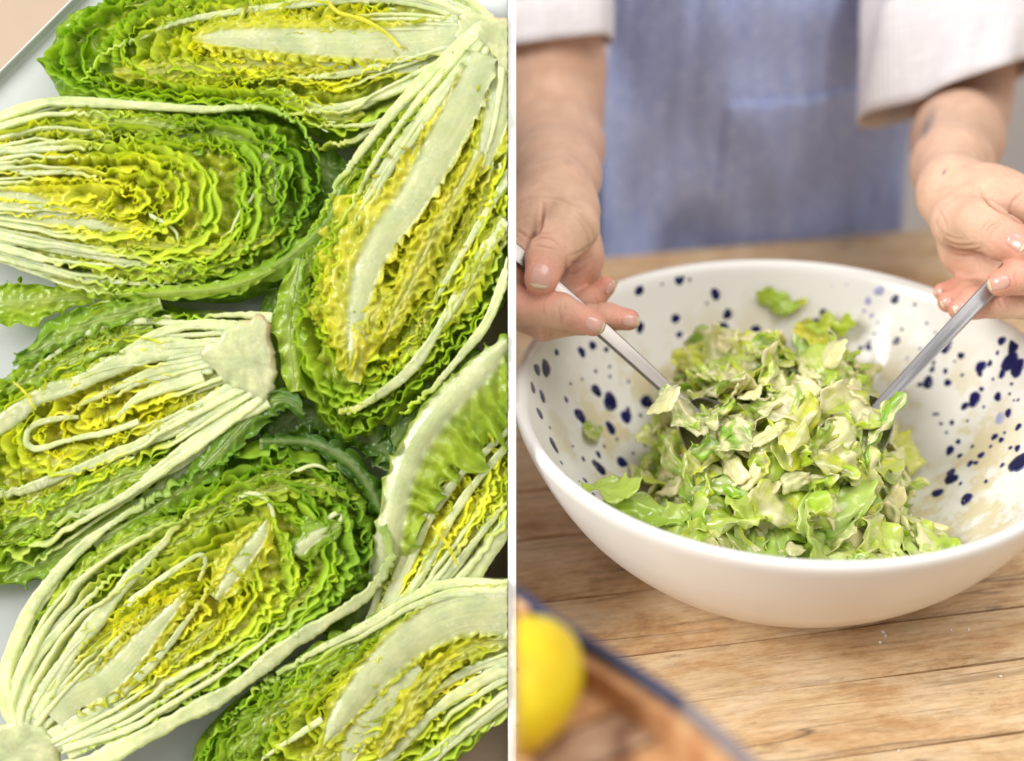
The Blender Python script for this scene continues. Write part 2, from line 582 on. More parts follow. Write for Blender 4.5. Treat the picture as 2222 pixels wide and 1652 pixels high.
GROUP_L = 'cut romaine lettuce halves on the white tray'


def head(label, EL, AX, ER, seed, zoff=0.0, g_in=(0.0, 0.15), g_out=(0.3, 0.75), nside=(9, 9), ribs=(), faces=(), core=None, pink=None,
         amp=9.0, lam=30.0, white=0.3, wrap=(0.0, 0.0), hw=7.0, skip=0.06, tl=(0.45, 0.985), nface=9):
    rng = np.random.RandomState(seed)
    N_ = 160
    EL = resample(EL, n=N_)
    AX = resample(AX, n=N_)
    ER = resample(ER, n=N_)
    o3 = sp(AX[0], zoff)
    root = empty('lettuce_half', mat=STAND @ Matrix.Translation(Vector(o3)))
    tag(root, label, 'lettuce half', GROUP_L)

    def P(s, t):
        t = np.clip(t, 0, 1) * (N_ - 1)
        i = np.clip(t.astype(int), 0, N_ - 2)
        f = (t - i)[:, None]
        e = np.where((s < 0)[:, None], EL[i] * (1 - f) + EL[i + 1] * f, ER[i] * (1 - f) + ER[i + 1] * f)
        x = AX[i] * (1 - f) + AX[i + 1] * f
        w = np.abs(s)[:, None]
        return x * (1 - w) + e * w

    _m = N_ // 2
    _t = AX[_m + 2] - AX[_m - 2]
    sgn = 1.0 if (ER[_m] - AX[_m]) @ np.array([-_t[1], _t[0]]) > 0 else -1.0
    bed(root, o3, EL, AX, ER, zoff, (g_in[0], g_out[1]), seed)
    for side, n in ((-1, nside[0]), (1, nside[1])):
        for i in range(n):
            u = (i + 0.5 + rng.uniform(-.25, .25)) / n
            s0 = side * (skip + (0.97 - skip) * u)
            tk = tl[0] + (tl[1] - tl[0]) * u ** 0.9 + rng.uniform(-.04, .04)
            ta = tk - (0.10 + 0.20 * u)
            big = rng.rand()
            ov = rng.uniform(0.85, 1.45)
            th = np.linspace(0, math.pi / 2 * ov * 1.15, 14)[1:]
            t0 = rng.uniform(0.0, 0.03) if rng.rand() < .66 else rng.uniform(0.15, 0.4)
            tt = np.concatenate([np.linspace(t0, ta, 16), ta + (tk - ta) * np.sin(th)])
            ss = np.concatenate([np.full(16, s0), s0 * np.cos(th)])
            ss = ss + 0.04 * np.sin(tt * 7 + rng.uniform(0, 6)) * (tt > .3)
            cv = P(ss, tt)
            keep = np.concatenate([[True], np.linalg.norm(np.diff(cv, axis=0), axis=1) > 1.0])
            cv = cv[keep]
            g0 = g_in[0] + (g_out[0] - g_in[0]) * u ** 1.3
            g1 = g_in[1] + (g_out[1] - g_in[1]) * u ** 1.3
            rib = t0 < 0.1 and rng.rand() < 0.8
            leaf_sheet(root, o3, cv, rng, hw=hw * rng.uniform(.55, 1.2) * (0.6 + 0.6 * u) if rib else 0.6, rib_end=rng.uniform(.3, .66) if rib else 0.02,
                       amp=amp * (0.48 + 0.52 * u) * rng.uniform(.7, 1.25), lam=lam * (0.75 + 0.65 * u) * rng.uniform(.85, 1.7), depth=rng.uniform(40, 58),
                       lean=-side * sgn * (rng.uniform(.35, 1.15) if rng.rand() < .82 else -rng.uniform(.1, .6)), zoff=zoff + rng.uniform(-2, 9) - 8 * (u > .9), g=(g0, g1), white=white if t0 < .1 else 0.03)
    for k in range(nface):
        side = rng.choice([-1, 1])
        u = rng.uniform(.12, .92)
        s0 = side * u
        t0 = rng.uniform(.18, .5)
        t1 = min(.93, t0 + rng.uniform(.22, .42))
        tt = np.linspace(t0, t1, 8)
        cv = P(s0 + .05 * np.sin(tt * 9 + k) + 0 * tt, tt)
        g0 = g_in[0] + (g_out[0] - g_in[0]) * u ** 1.3
        g1 = g_in[1] + (g_out[1] - g_in[1]) * u ** 1.3
        w1 = rng.uniform(10, 22)
        face_leaf(root, o3, cv, rng, (3, w1, w1 * 1.1, w1, 3), (3, w1, w1 * 1.1, w1, 3), rib=(3, 3, 2, 1, 1), g=(g0, (g0 + g1) / 2), gedge=.04, blister=rng.uniform(8, 14),
                  cell=rng.uniform(18, 34), zoff=zoff - rng.uniform(6, 16), ruff=7, white=.02, nq=30)
    for r in ribs:
        kw = dict(hw=r[1], rib_end=r[2], amp=amp * .9, lam=lam * .9, depth=60, lean=rng.uniform(-.15, .15), zoff=zoff + 2, g=(0.15, 0.4), white=0.3, zvar=3)
        kw.update(r[3] if len(r) > 3 else {})
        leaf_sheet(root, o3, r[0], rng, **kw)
    for f in faces:
        kw = dict(zoff=zoff + 2)
        kw.update(f[3])
        kw['zoff'] = kw['zoff'] if 'zabs' not in kw else kw.pop('zabs')
        face_leaf(root, o3, f[0], rng, f[1], f[2], **kw)
    if core is not None:
        stem_core(root, o3, np.asarray(core, float), zoff + 10, pink=pink)
    return root


# --- A: lying across the top of the tray
head('romaine half lying along the top edge of the tray, partly under the tall half',
     [(1062, 40), (900, -60), (640, -80), (380, -60), (190, -18), (112, 14), (80, 66), (76, 124)],
     [(1060, 62), (800, 80), (500, 110), (250, 130), (76, 130)],
     [(1058, 85), (960, 160), (860, 235), (740, 310), (600, 240), (400, 228), (240, 222), (140, 210), (92, 184), (76, 138)],
     11, zoff=-14, g_in=(0.0, 0.08), g_out=(0.35, 0.72), nside=(12, 13), amp=8, lam=27,
     ribs=[([(1050, 55), (900, 0), (760, -4), (560, 16), (400, 42), (300, 78), (225, 112), (170, 180)], 11, 0.92, dict(g=(.3, .5))),
           ([(1052, 70), (900, 118), (760, 156), (620, 168), (520, 176)], 13, 0.85, {}),
           ([(1050, 78), (920, 165), (770, 222), (650, 240), (560, 232)], 13, 0.9, {}),
           ([(1052, 84), (940, 185), (820, 262), (690, 268), (600, 245)], 10, 0.85, {}),
           ([(1050, 85), (960, 165), (860, 235), (760, 300), (650, 318)], 14, 0.9, dict(zoff=-30)),
           ([(1060, 48), (980, 12), (880, 0), (790, 10)], 10, .9, {}), ([(1062, 52), (1000, 40), (930, 50), (870, 50)], 12, .9, {}),
           ([(1062, 40), (1020, 0), (960, -30)], 9, 1.2, {})],
     faces=[([(1030, 72), (900, 88), (800, 95), (650, 88), (520, 82), (415, 82)], (4, 10, 16, 24, 14), (4, 22, 40, 50, 34), dict(rib=(36, 34, 30, 26, 20, 10), g=(.02, .08), blister=8, cell=20, zoff=-9)),
            ([(980, 120), (860, 140), (740, 135), (600, 130), (480, 140), (330, 150), (240, 150)], (6, 14, 26, 34, 36, 20), (6, 18, 26, 30, 28, 14), dict(rib=(16, 14, 9, 5, 3, 2), g=(.0, .1), blister=11, cell=22, zoff=-20))],
     core=[(1000, 20), (1062, 30), (1100, 70), (1090, 110), (1030, 120), (985, 80)])

# --- B: upper left, tip to the right
head('second romaine half from the top, its rounded green tip pointing right',
     [(-180, 300), (-60, 270), (60, 228), (130, 214), (300, 226), (450, 234), (560, 228), (640, 262), (685, 340), (698, 400)],
     [(-180, 420), (0, 425), (250, 425), (480, 425), (697, 420)],
     [(-180, 520), (0, 572), (110, 612), (250, 642), (400, 652), (520, 648), (620, 592), (680, 500), (697, 430)],
     23, zoff=4, g_in=(0.0, 0.18), g_out=(0.28, 0.8), nside=(16, 16), amp=9.5, lam=30,
     ribs=[([(-160, 310), (-20, 262), (60, 234), (130, 221), (300, 229), (450, 238), (560, 233), (640, 264), (684, 330), (690, 400)], 11, 0.82, dict(g=(.3, .75), amp=5, taper=.5)),
           ([(-150, 340), (-40, 330), (60, 325), (150, 322), (230, 318), (330, 325)], 12, .75, dict(g=(.2, .4))),
           ([(-150, 380), (0, 362), (60, 376), (150, 374), (220, 392), (300, 440), (360, 470)], 9, .72, dict(g=(.05, .15))),
           ([(-150, 490), (0, 518), (100, 536), (200, 556), (320, 574), (430, 572), (540, 545)], 12, .8, dict(g=(.2, .5))),
           ([(-150, 520), (0, 560), (130, 594), (240, 626), (330, 636)], 9, .8, dict(g=(.2, .5))),
           ([(300, 455), (340, 475), (378, 500), (384, 535), (350, 545)], 3.5, .9, dict(g=(.05, .1), rib_start=.1, zoff=-1)),
           ([(560, 395), (545, 430), (520, 460), (500, 500), (470, 530)], 3, .9, dict(g=(.1, .3), rib_start=.1, zoff=-3))],
     faces=[([(-60, 440), (40, 450), (140, 470), (240, 500), (340, 520)], (20, 40, 42, 36, 14), (20, 34, 40, 36, 14), dict(rib=(40, 34, 18, 8, 3), g=(.02, .05), blister=11, cell=24, zoff=-2)),
            ([(330, 300), (400, 290), (480, 290), (560, 310)], (20, 36, 36, 14), (20, 34, 34, 14), dict(rib=(6, 4, 3, 2), g=(.45, .6), blister=12, cell=34, zoff=-14, white=.02)),
            ([(570, 330), (600, 380), (590, 440)], (14, 26, 10), (14, 26, 10), dict(rib=(8, 5, 2), g=(.5, .55), blister=9, cell=30, zoff=-8, white=.02)),
            ([(745, 400), (715, 470), (660, 530), (590, 580), (480, 622)], (5, 15, 22, 22, 12), (3, 12, 18, 18, 10), dict(rib=(2, 3, 3, 3, 3), g=(.66, .55), blister=4, cell=30, zoff=-4, drop=.6, white=.02, ruff=4)),
            ([(250, 640), (380, 636), (500, 622), (600, 585)], (6, 12, 14, 8), (6, 12, 14, 8), dict(rib=(2, 2, 2, 2), g=(.4, .5), blister=4, cell=30, zoff=4, drop=.5, white=.02, ruff=4))])

# --- C: left middle, cut stem to the right
head('romaine half with its square pink-edged cut stem pointing right',
     [(560, 690), (480, 672), (400, 668), (330, 655), (230, 642), (150, 690), (70, 760), (-60, 850), (-200, 960)],
     [(540, 790), (400, 835), (250, 890), (80, 950), (-200, 1050)],
     [(585, 868), (500, 940), (400, 1020), (300, 1085), (180, 1160), (60, 1240), (-60, 1290), (-200, 1300)],
     37, zoff=-2, g_in=(0.0, 0.12), g_out=(0.45, 0.66), nside=(13, 13), amp=11, lam=36, hw=8,
     ribs=[([(545, 715), (427, 706), (336, 726), (260, 768), (180, 805), (90, 850)], 12, .8, dict(g=(.4, .5))),
           ([(500, 752), (437, 752), (336, 760), (250, 792), (168, 832), (84, 862), (0, 925), (-90, 1000)], 20, 1.25, dict(taper=.35)),
           ([(480, 775), (420, 785), (336, 806), (235, 850), (168, 884), (100, 915)], 13, .9, dict(g=(.05, .1))),
           ([(440, 815), (380, 835), (303, 862), (252, 905), (200, 930)], 14, .9, dict(g=(.05, .1))),
           ([(460, 800), (370, 815), (290, 835), (230, 868), (190, 895)], 9, .8, dict(g=(.0, .1))),
           ([(300, 915), (235, 938), (151, 954), (84, 974), (56, 960), (68, 926), (111, 911), (170, 905)], 6, 1.3, dict(g=(0, .1), taper=.3)),
           ([(520, 832), (404, 905), (303, 962), (202, 1005), (101, 1045), (34, 1068), (-40, 1075)], 13, 1.1, dict(taper=.4)),
           ([(580, 868), (471, 925), (370, 998), (303, 1055), (235, 1097), (130, 1130), (40, 1180)], 17, .9, dict(g=(.4, .5))),
           ([(540, 850), (450, 905), (380, 955), (320, 1010)], 8, .8, dict(g=(.4, .5))),
           ([(590, 690), (540, 684), (480, 684), (420, 690), (370, 680)], 9, .7, dict(g=(.5, .55)))],
     faces=[([(350, 660), (280, 680), (200, 700), (120, 740), (30, 790)], (14, 22, 26, 24, 10), (20, 34, 40, 34, 10), dict(rib=(4, 4, 3, 2), g=(.55, .66), blister=15, cell=38, zoff=2, white=.02)),
            ([(330, 710), (250, 735), (170, 775), (80, 815), (10, 850)], (14, 26, 30, 24, 10), (14, 26, 30, 24, 10), dict(rib=(4, 4, 3, 2), g=(.45, .5), blister=15, cell=36, zoff=-6, white=.02)),
            ([(330, 1020), (260, 1040), (180, 1085), (90, 1120), (0, 1160)], (14, 34, 36, 30, 10), (14, 34, 36, 34, 10), dict(rib=(5, 4, 3, 2), g=(.40, .5), blister=14, cell=36, zoff=-6, white=.02)),
            ([(420, 1000), (320, 1080), (210, 1150), (100, 1215), (0, 1262)], (14, 20, 30, 36, 30), (6, 12, 20, 26, 20), dict(rib=(12, 9, 6, 4, 3), g=(.45, .6), blister=9, cell=34, zoff=-26, white=.15)),
            ([(440, 890), (400, 905), (350, 920), (300, 945)], (6, 12, 12, 5), (6, 14, 14, 5), dict(rib=(3, 2, 2, 1), g=(.06, .08), blister=8, cell=16, zoff=-2))],
     core=[(430, 772), (480, 722), (560, 684), (582, 700), (596, 780), (592, 852), (560, 868), (500, 838)], pink=(0.95, -0.6))

# --- D: lower left, stem at the bottom left corner
head('romaine half with white stem in the bottom left corner and dark green tip',
     [(30, 1580), (0, 1510), (50, 1350), (101, 1266), (185, 1176), (269, 1112), (360, 1060), (450, 1000), (560, 955), (680, 955), (780, 1010), (838, 1110), (848, 1160)],
     [(80, 1600), (220, 1490), (380, 1380), (560, 1270), (720, 1190), (845, 1160)],
     [(130, 1640), (300, 1612), (404, 1550), (504, 1498), (623, 1410), (707, 1352), (791, 1298), (838, 1236), (850, 1190)],
     41, zoff=6, g_in=(0.0, 0.1), g_out=(0.4, 0.86), nside=(15, 15), amp=10, lam=32, hw=8,
     ribs=[([(40, 1560), (10, 1480), (52, 1352), (103, 1270), (187, 1180), (270, 1120), (350, 1075), (430, 1030), (520, 985)], 17, .8, dict(g=(.55, .85), lean=-.5, depth=70)),
           ([(40, 1570), (67, 1452), (134, 1362), (202, 1290), (260, 1240), (330, 1190)], 13, .8, dict(g=(.35, .45))),
           ([(70, 1555), (151, 1422), (235, 1315), (286, 1250), (335, 1200), (392, 1134), (450, 1090)], 17, .95, dict(g=(.1, .3), taper=.5)),
           ([(120, 1560), (180, 1480), (235, 1408), (303, 1342), (350, 1300)], 8, .85, dict(g=(.05, .1))),
           ([(260, 1330), (296, 1296), (353, 1254), (415, 1213), (440, 1204), (446, 1225), (430, 1260)], 5.5, 1.1, dict(g=(.0, .05), taper=.4, rib_start=.03)),
           ([(110, 1600), (235, 1522), (336, 1436), (404, 1350), (440, 1298), (490, 1230)], 14, .9, dict(g=(.05, .1))),
           ([(110, 1630), (269, 1546), (353, 1495), (430, 1440), (500, 1370)], 9, .8, dict(g=(.25, .3))),
           ([(150, 1640), (300, 1570), (400, 1520), (480, 1450), (560, 1380)], 7, .7, dict(g=(.4, .5))),
           ([(140, 1665), (210, 1648), (303, 1603), (404, 1549), (504, 1496), (623, 1402), (707, 1348), (791, 1293), (838, 1232), (848, 1190), (830, 1140)], 19, 1.05, dict(g=(.6, .8), taper=.45, lean=.3, depth=70, zoff=14)),
           ([(500, 1090), (540, 1072), (580, 1085), (592, 1130), (580, 1180), (555, 1230)], 4, 1.0, dict(g=(.05, .1), taper=.6, rib_start=.05, zoff=0)),
           ([(690, 1140), (735, 1112), (742, 1125), (720, 1150), (660, 1190), (610, 1215)], 4.5, 1.0, dict(g=(.3, .4), rib_start=.02, taper=.4, zoff=0)),
           ([(620, 1035), (680, 1010), (730, 1030), (760, 1075)], 5, .6, dict(g=(.75, .85), rib_start=.1))],
     faces=[([(120, 1560), (161, 1515), (235, 1475), (303, 1402), (375, 1320), (420, 1270)], (4, 10, 18, 20, 10), (4, 14, 22, 24, 10), dict(rib=(30, 27, 26, 22, 12, 4), g=(.0, .05), blister=8, cell=18, zoff=8)),
            ([(470, 1300), (510, 1240), (560, 1170), (585, 1120)], (16, 40, 36, 10), (14, 26, 30, 10), dict(rib=(6, 15, 15, 5), g=(.05, .08), blister=11, cell=26, zoff=4, white=.02)),
            ([(330, 1500), (380, 1440), (430, 1390), (480, 1340)], (8, 18, 18, 8), (8, 18, 20, 8), dict(rib=(3, 2, 2, 1), g=(.05, .1), blister=10, cell=22, zoff=4)),
            ([(640, 1200), (690, 1160), (740, 1140)], (14, 40, 10), (14, 34, 10), dict(rib=(14, 11, 4), g=(.5, .6), blister=8, cell=34, zoff=4, white=.02)),
            ([(560, 960), (680, 965), (770, 1020), (830, 1120), (840, 1180)], (10, 16, 20, 20, 10), (6, 14, 20, 18, 8), dict(rib=(2, 2, 2, 2), g=(.9, .92), blister=5, cell=30, zoff=-22, drop=.5, white=.02)),
            ([(200, 1180), (290, 1130), (380, 1070), (470, 985), (560, 890), (620, 868), (660, 900)], (2, 3, 8, 14, 24, 24, 12), (10, 16, 26, 30, 30, 24, 10), dict(rib=(6, 5, 4, 4, 3, 3), g=(.45, .86), blister=8, cell=30, zoff=-6, drop=.3, white=.1))],
     core=[(-40, 1592), (30, 1568), (92, 1576), (122, 1612), (112, 1672), (-40, 1690)])

# --- E: tall half on the right, stem at the top
head('romaine half hanging tip down from the top right, yellow heart beside broad white midrib',
     [(1052, 50), (925, 163), (841, 254), (774, 340), (724, 420), (660, 530), (618, 640), (602, 740), (625, 840), (680, 925), (740, 962)],
     [(1075, 80), (1000, 280), (900, 480), (800, 700), (755, 962)],
     [(1140, 80), (1200, 300), (1170, 480), (1110, 630), (1010, 762), (920, 862), (840, 948), (770, 965)],
     53, zoff=0, g_in=(0.0, 0.1), g_out=(0.4, 0.62), nside=(13, 14), amp=9, lam=28, hw=8,
     ribs=[([(1053, 52), (925, 165), (841, 256), (774, 340), (726, 410), (690, 480), (650, 560)], 15, .8, dict(g=(.5, .6), zoff=-2, lean=-.3)),
           ([(1045, 112), (925, 237), (858, 322), (808, 408), (770, 480), (730, 570), (700, 650)], 13, .8, dict(g=(.35, .4))),
           ([(1060, 130), (985, 250), (910, 370), (850, 470), (790, 580), (750, 690), (735, 780)], 9, .7, dict(g=(.2, .25))),
           ([(1100, 480), (1043, 558), (959, 702), (892, 800), (825, 855), (764, 890), (735, 890)], 11, 1.1, dict(g=(.1, .2), taper=.35)),
           ([(1110, 560), (1060, 692), (1010, 760), (940, 840), (870, 900)], 10, .9, dict(g=(.4, .45), taper=.5)),
           ([(1105, 380), (1050, 470), (980, 590), (920, 690), (860, 770), (800, 830)], 8, .7, dict(g=(.1, .1)))],
     faces=[([(1050, 120), (1026, 190), (959, 320), (892, 440), (828, 525), (791, 610), (771, 710), (760, 800)], (2, 4, 6, 6, 8, 10, 10, 8), (6, 12, 24, 60, 90, 100, 80, 30), dict(rib=(30, 36, 36, 33, 30, 26, 18, 8), g=(.0, .06), gedge=.02, blister=15, cell=30, zoff=8, ribz=.5)),
            ([(1040, 330), (990, 420), (930, 530), (880, 640), (830, 740)], (10, 26, 34, 34, 16), (8, 24, 34, 34, 14), dict(rib=(8, 5, 3, 3, 2), g=(.0, .03), blister=17, cell=26, zoff=10, white=.02)),
            ([(1098, 130), (1085, 220), (1065, 300), (1040, 380)], (10, 22, 20, 8), (10, 22, 20, 8), dict(rib=(30, 30, 22, 8), g=(.05, .1), blister=8, cell=24, zoff=2)),
            ([(770, 830), (780, 770), (800, 700), (850, 630)], (14, 40, 40, 12), (14, 34, 34, 12), dict(rib=(3, 3, 3, 2), g=(.0, .05), blister=13, cell=30, zoff=10, white=.02)),
            ([(650, 560), (635, 650), (628, 740), (640, 850)], (16, 30, 32, 14), (14, 34, 34, 14), dict(rib=(3, 3, 3, 2), g=(.50, .42), blister=9, cell=40, zoff=-6, drop=.15, white=.02)),
            ([(1090, 470), (1050, 560), (1010, 640), (960, 720)], (8, 20, 22, 10), (8, 22, 22, 10), dict(rib=(3, 3, 2, 2), g=(.12, .15), blister=12, cell=26, zoff=0, white=.02))],
     core=[(1030, 70), (1052, 42), (1110, 50), (1112, 160), (1085, 150), (1060, 110)], pink=(0.2, -1.0))

# --- F: right side, lying lower, outer rib showing
head('romaine half with its outer white rib and wrinkled leaf back turned up',
     [(780, 1390), (815, 1290), (838, 1150), (850, 1050), (875, 960), (925, 890), (993, 832), (1100, 720), (1160, 680)],
     [(800, 1400), (880, 1240), (980, 1090), (1060, 960), (1160, 800)],
     [(840, 1410), (950, 1330), (1050, 1240), (1120, 1140), (1180, 1020), (1180, 850)],
     67, zoff=-16, g_in=(0.0, 0.1), g_out=(0.3, 0.5), nside=(7, 11), amp=8, lam=28, hw=9, white=.45,
     ribs=[([(835, 1330), (880, 1240), (942, 1110), (1009, 1022), (1100, 938), (1150, 880)], 9, 1.1, dict(taper=.4)),
           ([(850, 1330), (905, 1262), (970, 1140), (1026, 1056), (1107, 962), (1150, 920)], 10, 1.1, dict(taper=.4)),
           ([(830, 1395), (930, 1290), (1020, 1190), (1100, 1090)], 11, 1.1, dict(g=(.05, .1))),
           ([(900, 1370), (980, 1300), (1060, 1200), (1110, 1120)], 20, 1.2, dict(g=(.2, .3), taper=.3)),
           ([(800, 1390), (850, 1270), (900, 1160), (960, 1060), (1020, 980), (1080, 920)], 8, .8, dict(g=(.1, .2)))],
     faces=[([(806, 1345), (824, 1270), (846, 1150), (868, 1040), (905, 960), (960, 885), (1030, 815), (1105, 735)], (2, 4, 6, 8, 8, 8, 6), (6, 14, 40, 80, 104, 110, 90, 60), dict(rib=(26, 28, 28, 28, 28, 28, 26, 24), g=(.30, .42), gedge=.1, blister=13, cell=34, zoff=2, cross=.75, drop=.12, zstart=-70, white=.35, ribz=1.2))])

# --- G: bottom right
head('lowest romaine half, with pale broad arched midrib and frilly lime tip pointing left',
     [(1180, 1250), (1100, 1262), (980, 1260), (892, 1290), (791, 1354), (673, 1412), (560, 1490), (470, 1560), (405, 1640), (390, 1720)],
     [(1180, 1360), (1000, 1400), (820, 1500), (640, 1610), (420, 1720)],
     [(1180, 1480), (1100, 1560), (1000, 1660), (880, 1760), (700, 1820), (500, 1800), (420, 1740)],
     71, zoff=4, g_in=(0.0, 0.16), g_out=(0.45, 0.72), nside=(15, 12), amp=10, lam=33, hw=8,
     ribs=[([(1150, 1275), (1100, 1271), (976, 1267), (892, 1298), (791, 1360), (673, 1420), (560, 1500), (480, 1580), (430, 1660)], 11, .75, dict(g=(.5, .6), taper=.5)),
           ([(1150, 1470), (1100, 1450), (1009, 1498), (925, 1560), (835, 1652), (760, 1720)], 15, 1.1, dict(g=(.1, .2), taper=.4)),
           ([(1150, 1495), (1100, 1520), (1009, 1586), (925, 1650), (860, 1710)], 13, 1.1, dict(g=(.3, .4), taper=.4)),
           ([(1150, 1440), (1060, 1440), (980, 1475), (900, 1535), (830, 1610)], 12, .9, dict(g=(.05, .1))),
           ([(700, 1560), (640, 1600), (580, 1640), (520, 1700)], 6, .8, dict(g=(.1, .3)))],
     faces=[([(1140, 1330), (1090, 1322), (993, 1332), (892, 1388), (825, 1450), (744, 1548), (700, 1620)], (6, 10, 12, 14, 14, 10), (4, 8, 10, 14, 18, 12), dict(rib=(52, 48, 42, 36, 32, 24, 10), g=(.1, .1), blister=8, cell=24, zoff=8, dome=18)),
            ([(920, 1460), (875, 1490), (820, 1545), (770, 1610), (740, 1670)], (8, 16, 22, 20, 10), (8, 16, 24, 22, 10), dict(rib=(34, 34, 30, 22, 10), g=(.02, .05), blister=8, cell=22, zoff=0)),
            ([(1010, 1420), (950, 1450), (910, 1500), (870, 1560), (820, 1640)], (10, 22, 30, 30, 14), (10, 26, 32, 30, 14), dict(rib=(4, 3, 3, 2), g=(.05, .02), blister=16, cell=30, zoff=12, white=.02)),
            ([(780, 1400), (700, 1450), (620, 1520), (540, 1600), (490, 1660)], (8, 24, 34, 34, 16), (8, 24, 36, 40, 16), dict(rib=(4, 3, 3, 3, 2), g=(.42, .55), blister=15, cell=32, zoff=0, white=.02)),
            ([(1000, 1290), (930, 1310), (860, 1350), (790, 1400)], (6, 16, 18, 8), (6, 18, 20, 8), dict(rib=(3, 3, 2, 2), g=(.5, .5), blister=11, cell=26, zoff=-4, white=.02)),
            ([(1100, 1390), (1040, 1400), (985, 1425), (950, 1470)], (10, 30, 26, 8), (10, 26, 22, 8), dict(rib=(3, 3, 2, 2), g=(.08, .1), blister=14, cell=30, zoff=4, white=.3))])

# --- loose leaves
_r = np.random.RandomState(5)
lf = empty('lettuce_leaf', mat=STAND @ Matrix.Translation(Vector(sp(np.array([0., 650.]), -70))))
tag(lf, 'loose yellow-green lettuce leaf sticking out at the left edge between two halves', 'lettuce leaf')
face_leaf(lf, sp(np.array([0., 650.]), -70), [(190, 640), (120, 645), (50, 650), (-40, 660), (-120, 690)], _r, (10, 36, 50, 40, 10), (8, 26, 40, 40, 10), rib=(4, 4, 4, 4),
          g=(.35, .5), blister=8, cell=30, zoff=-52, white=.02, name='leaf_blade')


def shred(label, pts, w, z, g, seed):
    r = np.random.RandomState(seed)
    o3 = sp(np.asarray(pts[0], float), z)
    C = resample(pts, step=3.0)
    n = len(C)
    T = np.gradient(C, axis=0)
    T /= np.linalg.norm(T, axis=1, keepdims=True)
    Nn = np.stack([-T[:, 1], T[:, 0]], -1)
    tau = np.linspace(0, 1, n)
    ww = w * (0.45 + 0.55 * np.sin(np.pi * np.clip(tau * .9 + .08, 0, 1))) * (1 + .3 * perlin(tau * 9 + seed, tau * 0))
    th = np.linspace(0, 2 * np.pi, 8, endpoint=False)
    P = C[:, None, :] + Nn[:, None, :] * (ww[:, None] * np.cos(th))[..., None]
    Z = z + 2 + 4 * perlin(tau * 4 + seed, tau * 0)[:, None] + ww[:, None] * .6 * np.sin(th)
    V = sp(P, Z).reshape(-1, 3)
    c = np.tile(green(np.array([g]))[0], (len(V), 1))
    K = np.concatenate([c, np.full((len(V), 1), .2)], 1)
    caps = np.array([[0, 1, 2, 3], [0, 3, 4, 7], [4, 5, 6, 7]])
    F = np.vstack([grid_faces(n, 8, close_v=True), caps, caps[:, ::-1] + (n - 1) * 8])
    V = V - o3
    me = mkmesh('lettuce_shred', V, F, K)
    o = mkobj('lettuce_shred', me, M_LEAF)
    o.matrix_world = STAND @ Matrix.Translation(Vector(o3))
    tag(o, label, 'lettuce shred')


shred('thin yellow lettuce shred lying across the broad pale rib at the left', [(32, 828), (48, 842), (62, 858), (72, 878), (82, 890)], 3.2, 10, .05, 3)
shred('yellow-green lettuce shred lying on the low half at the right', [(938, 1140), (958, 1165), (975, 1190), (994, 1228)], 4.2, 0, .1, 4)
shred('frayed yellow lettuce shred lying on the topmost half', [(706, -4), (735, 28), (790, 45), (840, 75), (870, 105)], 5.0, 4, .06, 5)

_shade_leaves = [([(560, 960), (640, 900), (720, 905), (800, 950), (850, 1010)], .92, -62, 'dark green leaf added as shade in the gap above the dark-tipped half'),  # leaves added in the gaps, their dark colour standing in for deep shade
       ([(640, 300), (690, 350), (720, 420), (700, 500), (640, 560)], .80, -66, 'dark green leaf added as shade in the gap left of the hanging half'),
       ([(820, 1020), (850, 960), (900, 900), (960, 840), (1040, 760)], .78, -64, 'green leaf added as shade between the hanging half and the wrinkled leaf back'),
       ([(590, 620), (600, 680), (605, 760), (600, 850)], .75, -70, 'green leaf added as shade beside the pink-edged cut stem'),
       ([(700, 1450), (760, 1380), (800, 1310), (850, 1240)], .60, -66, 'green leaf added as shade beneath the lowest half')]
for _k, (_c, _g, _z, _l) in enumerate(_shade_leaves):
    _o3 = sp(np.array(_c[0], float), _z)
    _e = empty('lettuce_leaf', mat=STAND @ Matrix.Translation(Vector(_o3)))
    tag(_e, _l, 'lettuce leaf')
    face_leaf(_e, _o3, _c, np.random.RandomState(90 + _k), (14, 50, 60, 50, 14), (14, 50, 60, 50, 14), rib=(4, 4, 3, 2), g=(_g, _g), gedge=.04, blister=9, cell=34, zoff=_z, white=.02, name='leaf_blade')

# --- tray and stand
M_TRAY = mat_plain('white_enamel', (0.52, 0.545, 0.53), 0.25, bump=(30, 0.0))
M_STANDWOOD = mat_plain('pale_stand_wood', (0.44, 0.33, 0.24), 0.6, bump=(18, 0.0))
M_PANEL = mat_plain('white_painted_panel', (0.93, 0.93, 0.93), 0.6)
ZT = -160.0


def rot_tray():
    """shallow white oval-cornered tray, turned on the stand; its raised lip shows at the top left corner"""
    cx, cy = 560.0, 830.0
    corners = []
    W, H, R = 1500.0, 918.0, 200.0
    ang = rad(-45)
    ou = []
    for (sx, sy, a0) in ((1, 1, 0), (-1, 1, 90), (-1, -1, 180), (1, -1, 270)):
        for k in range(13):
            a = rad(a0 + 90 * k / 12)
            ou.append((sx * (W - R) + R * math.cos(a), sy * (H - R) + R * math.sin(a)))
    ou = np.array(ou)
    prof = [(-60, 0), (-30, 0.5), (-16, 3), (-8, 12), (-3, 26), (2, 30), (7, 28), (9, 22), (8, 2), (4, -6), (-60, -6)]
    nrm = ou / np.linalg.norm(ou, axis=1, keepdims=True)
    ca, sa = math.cos(ang), math.sin(ang)
    rows = []
    for d, z in prof:
        q = ou + nrm * d
        q = np.stack([cx + q[:, 0] * ca - q[:, 1] * sa, cy + q[:, 0] * sa + q[:, 1] * ca], -1)
        rows.append(sp(q, ZT + z))
    return np.stack(rows, 0)


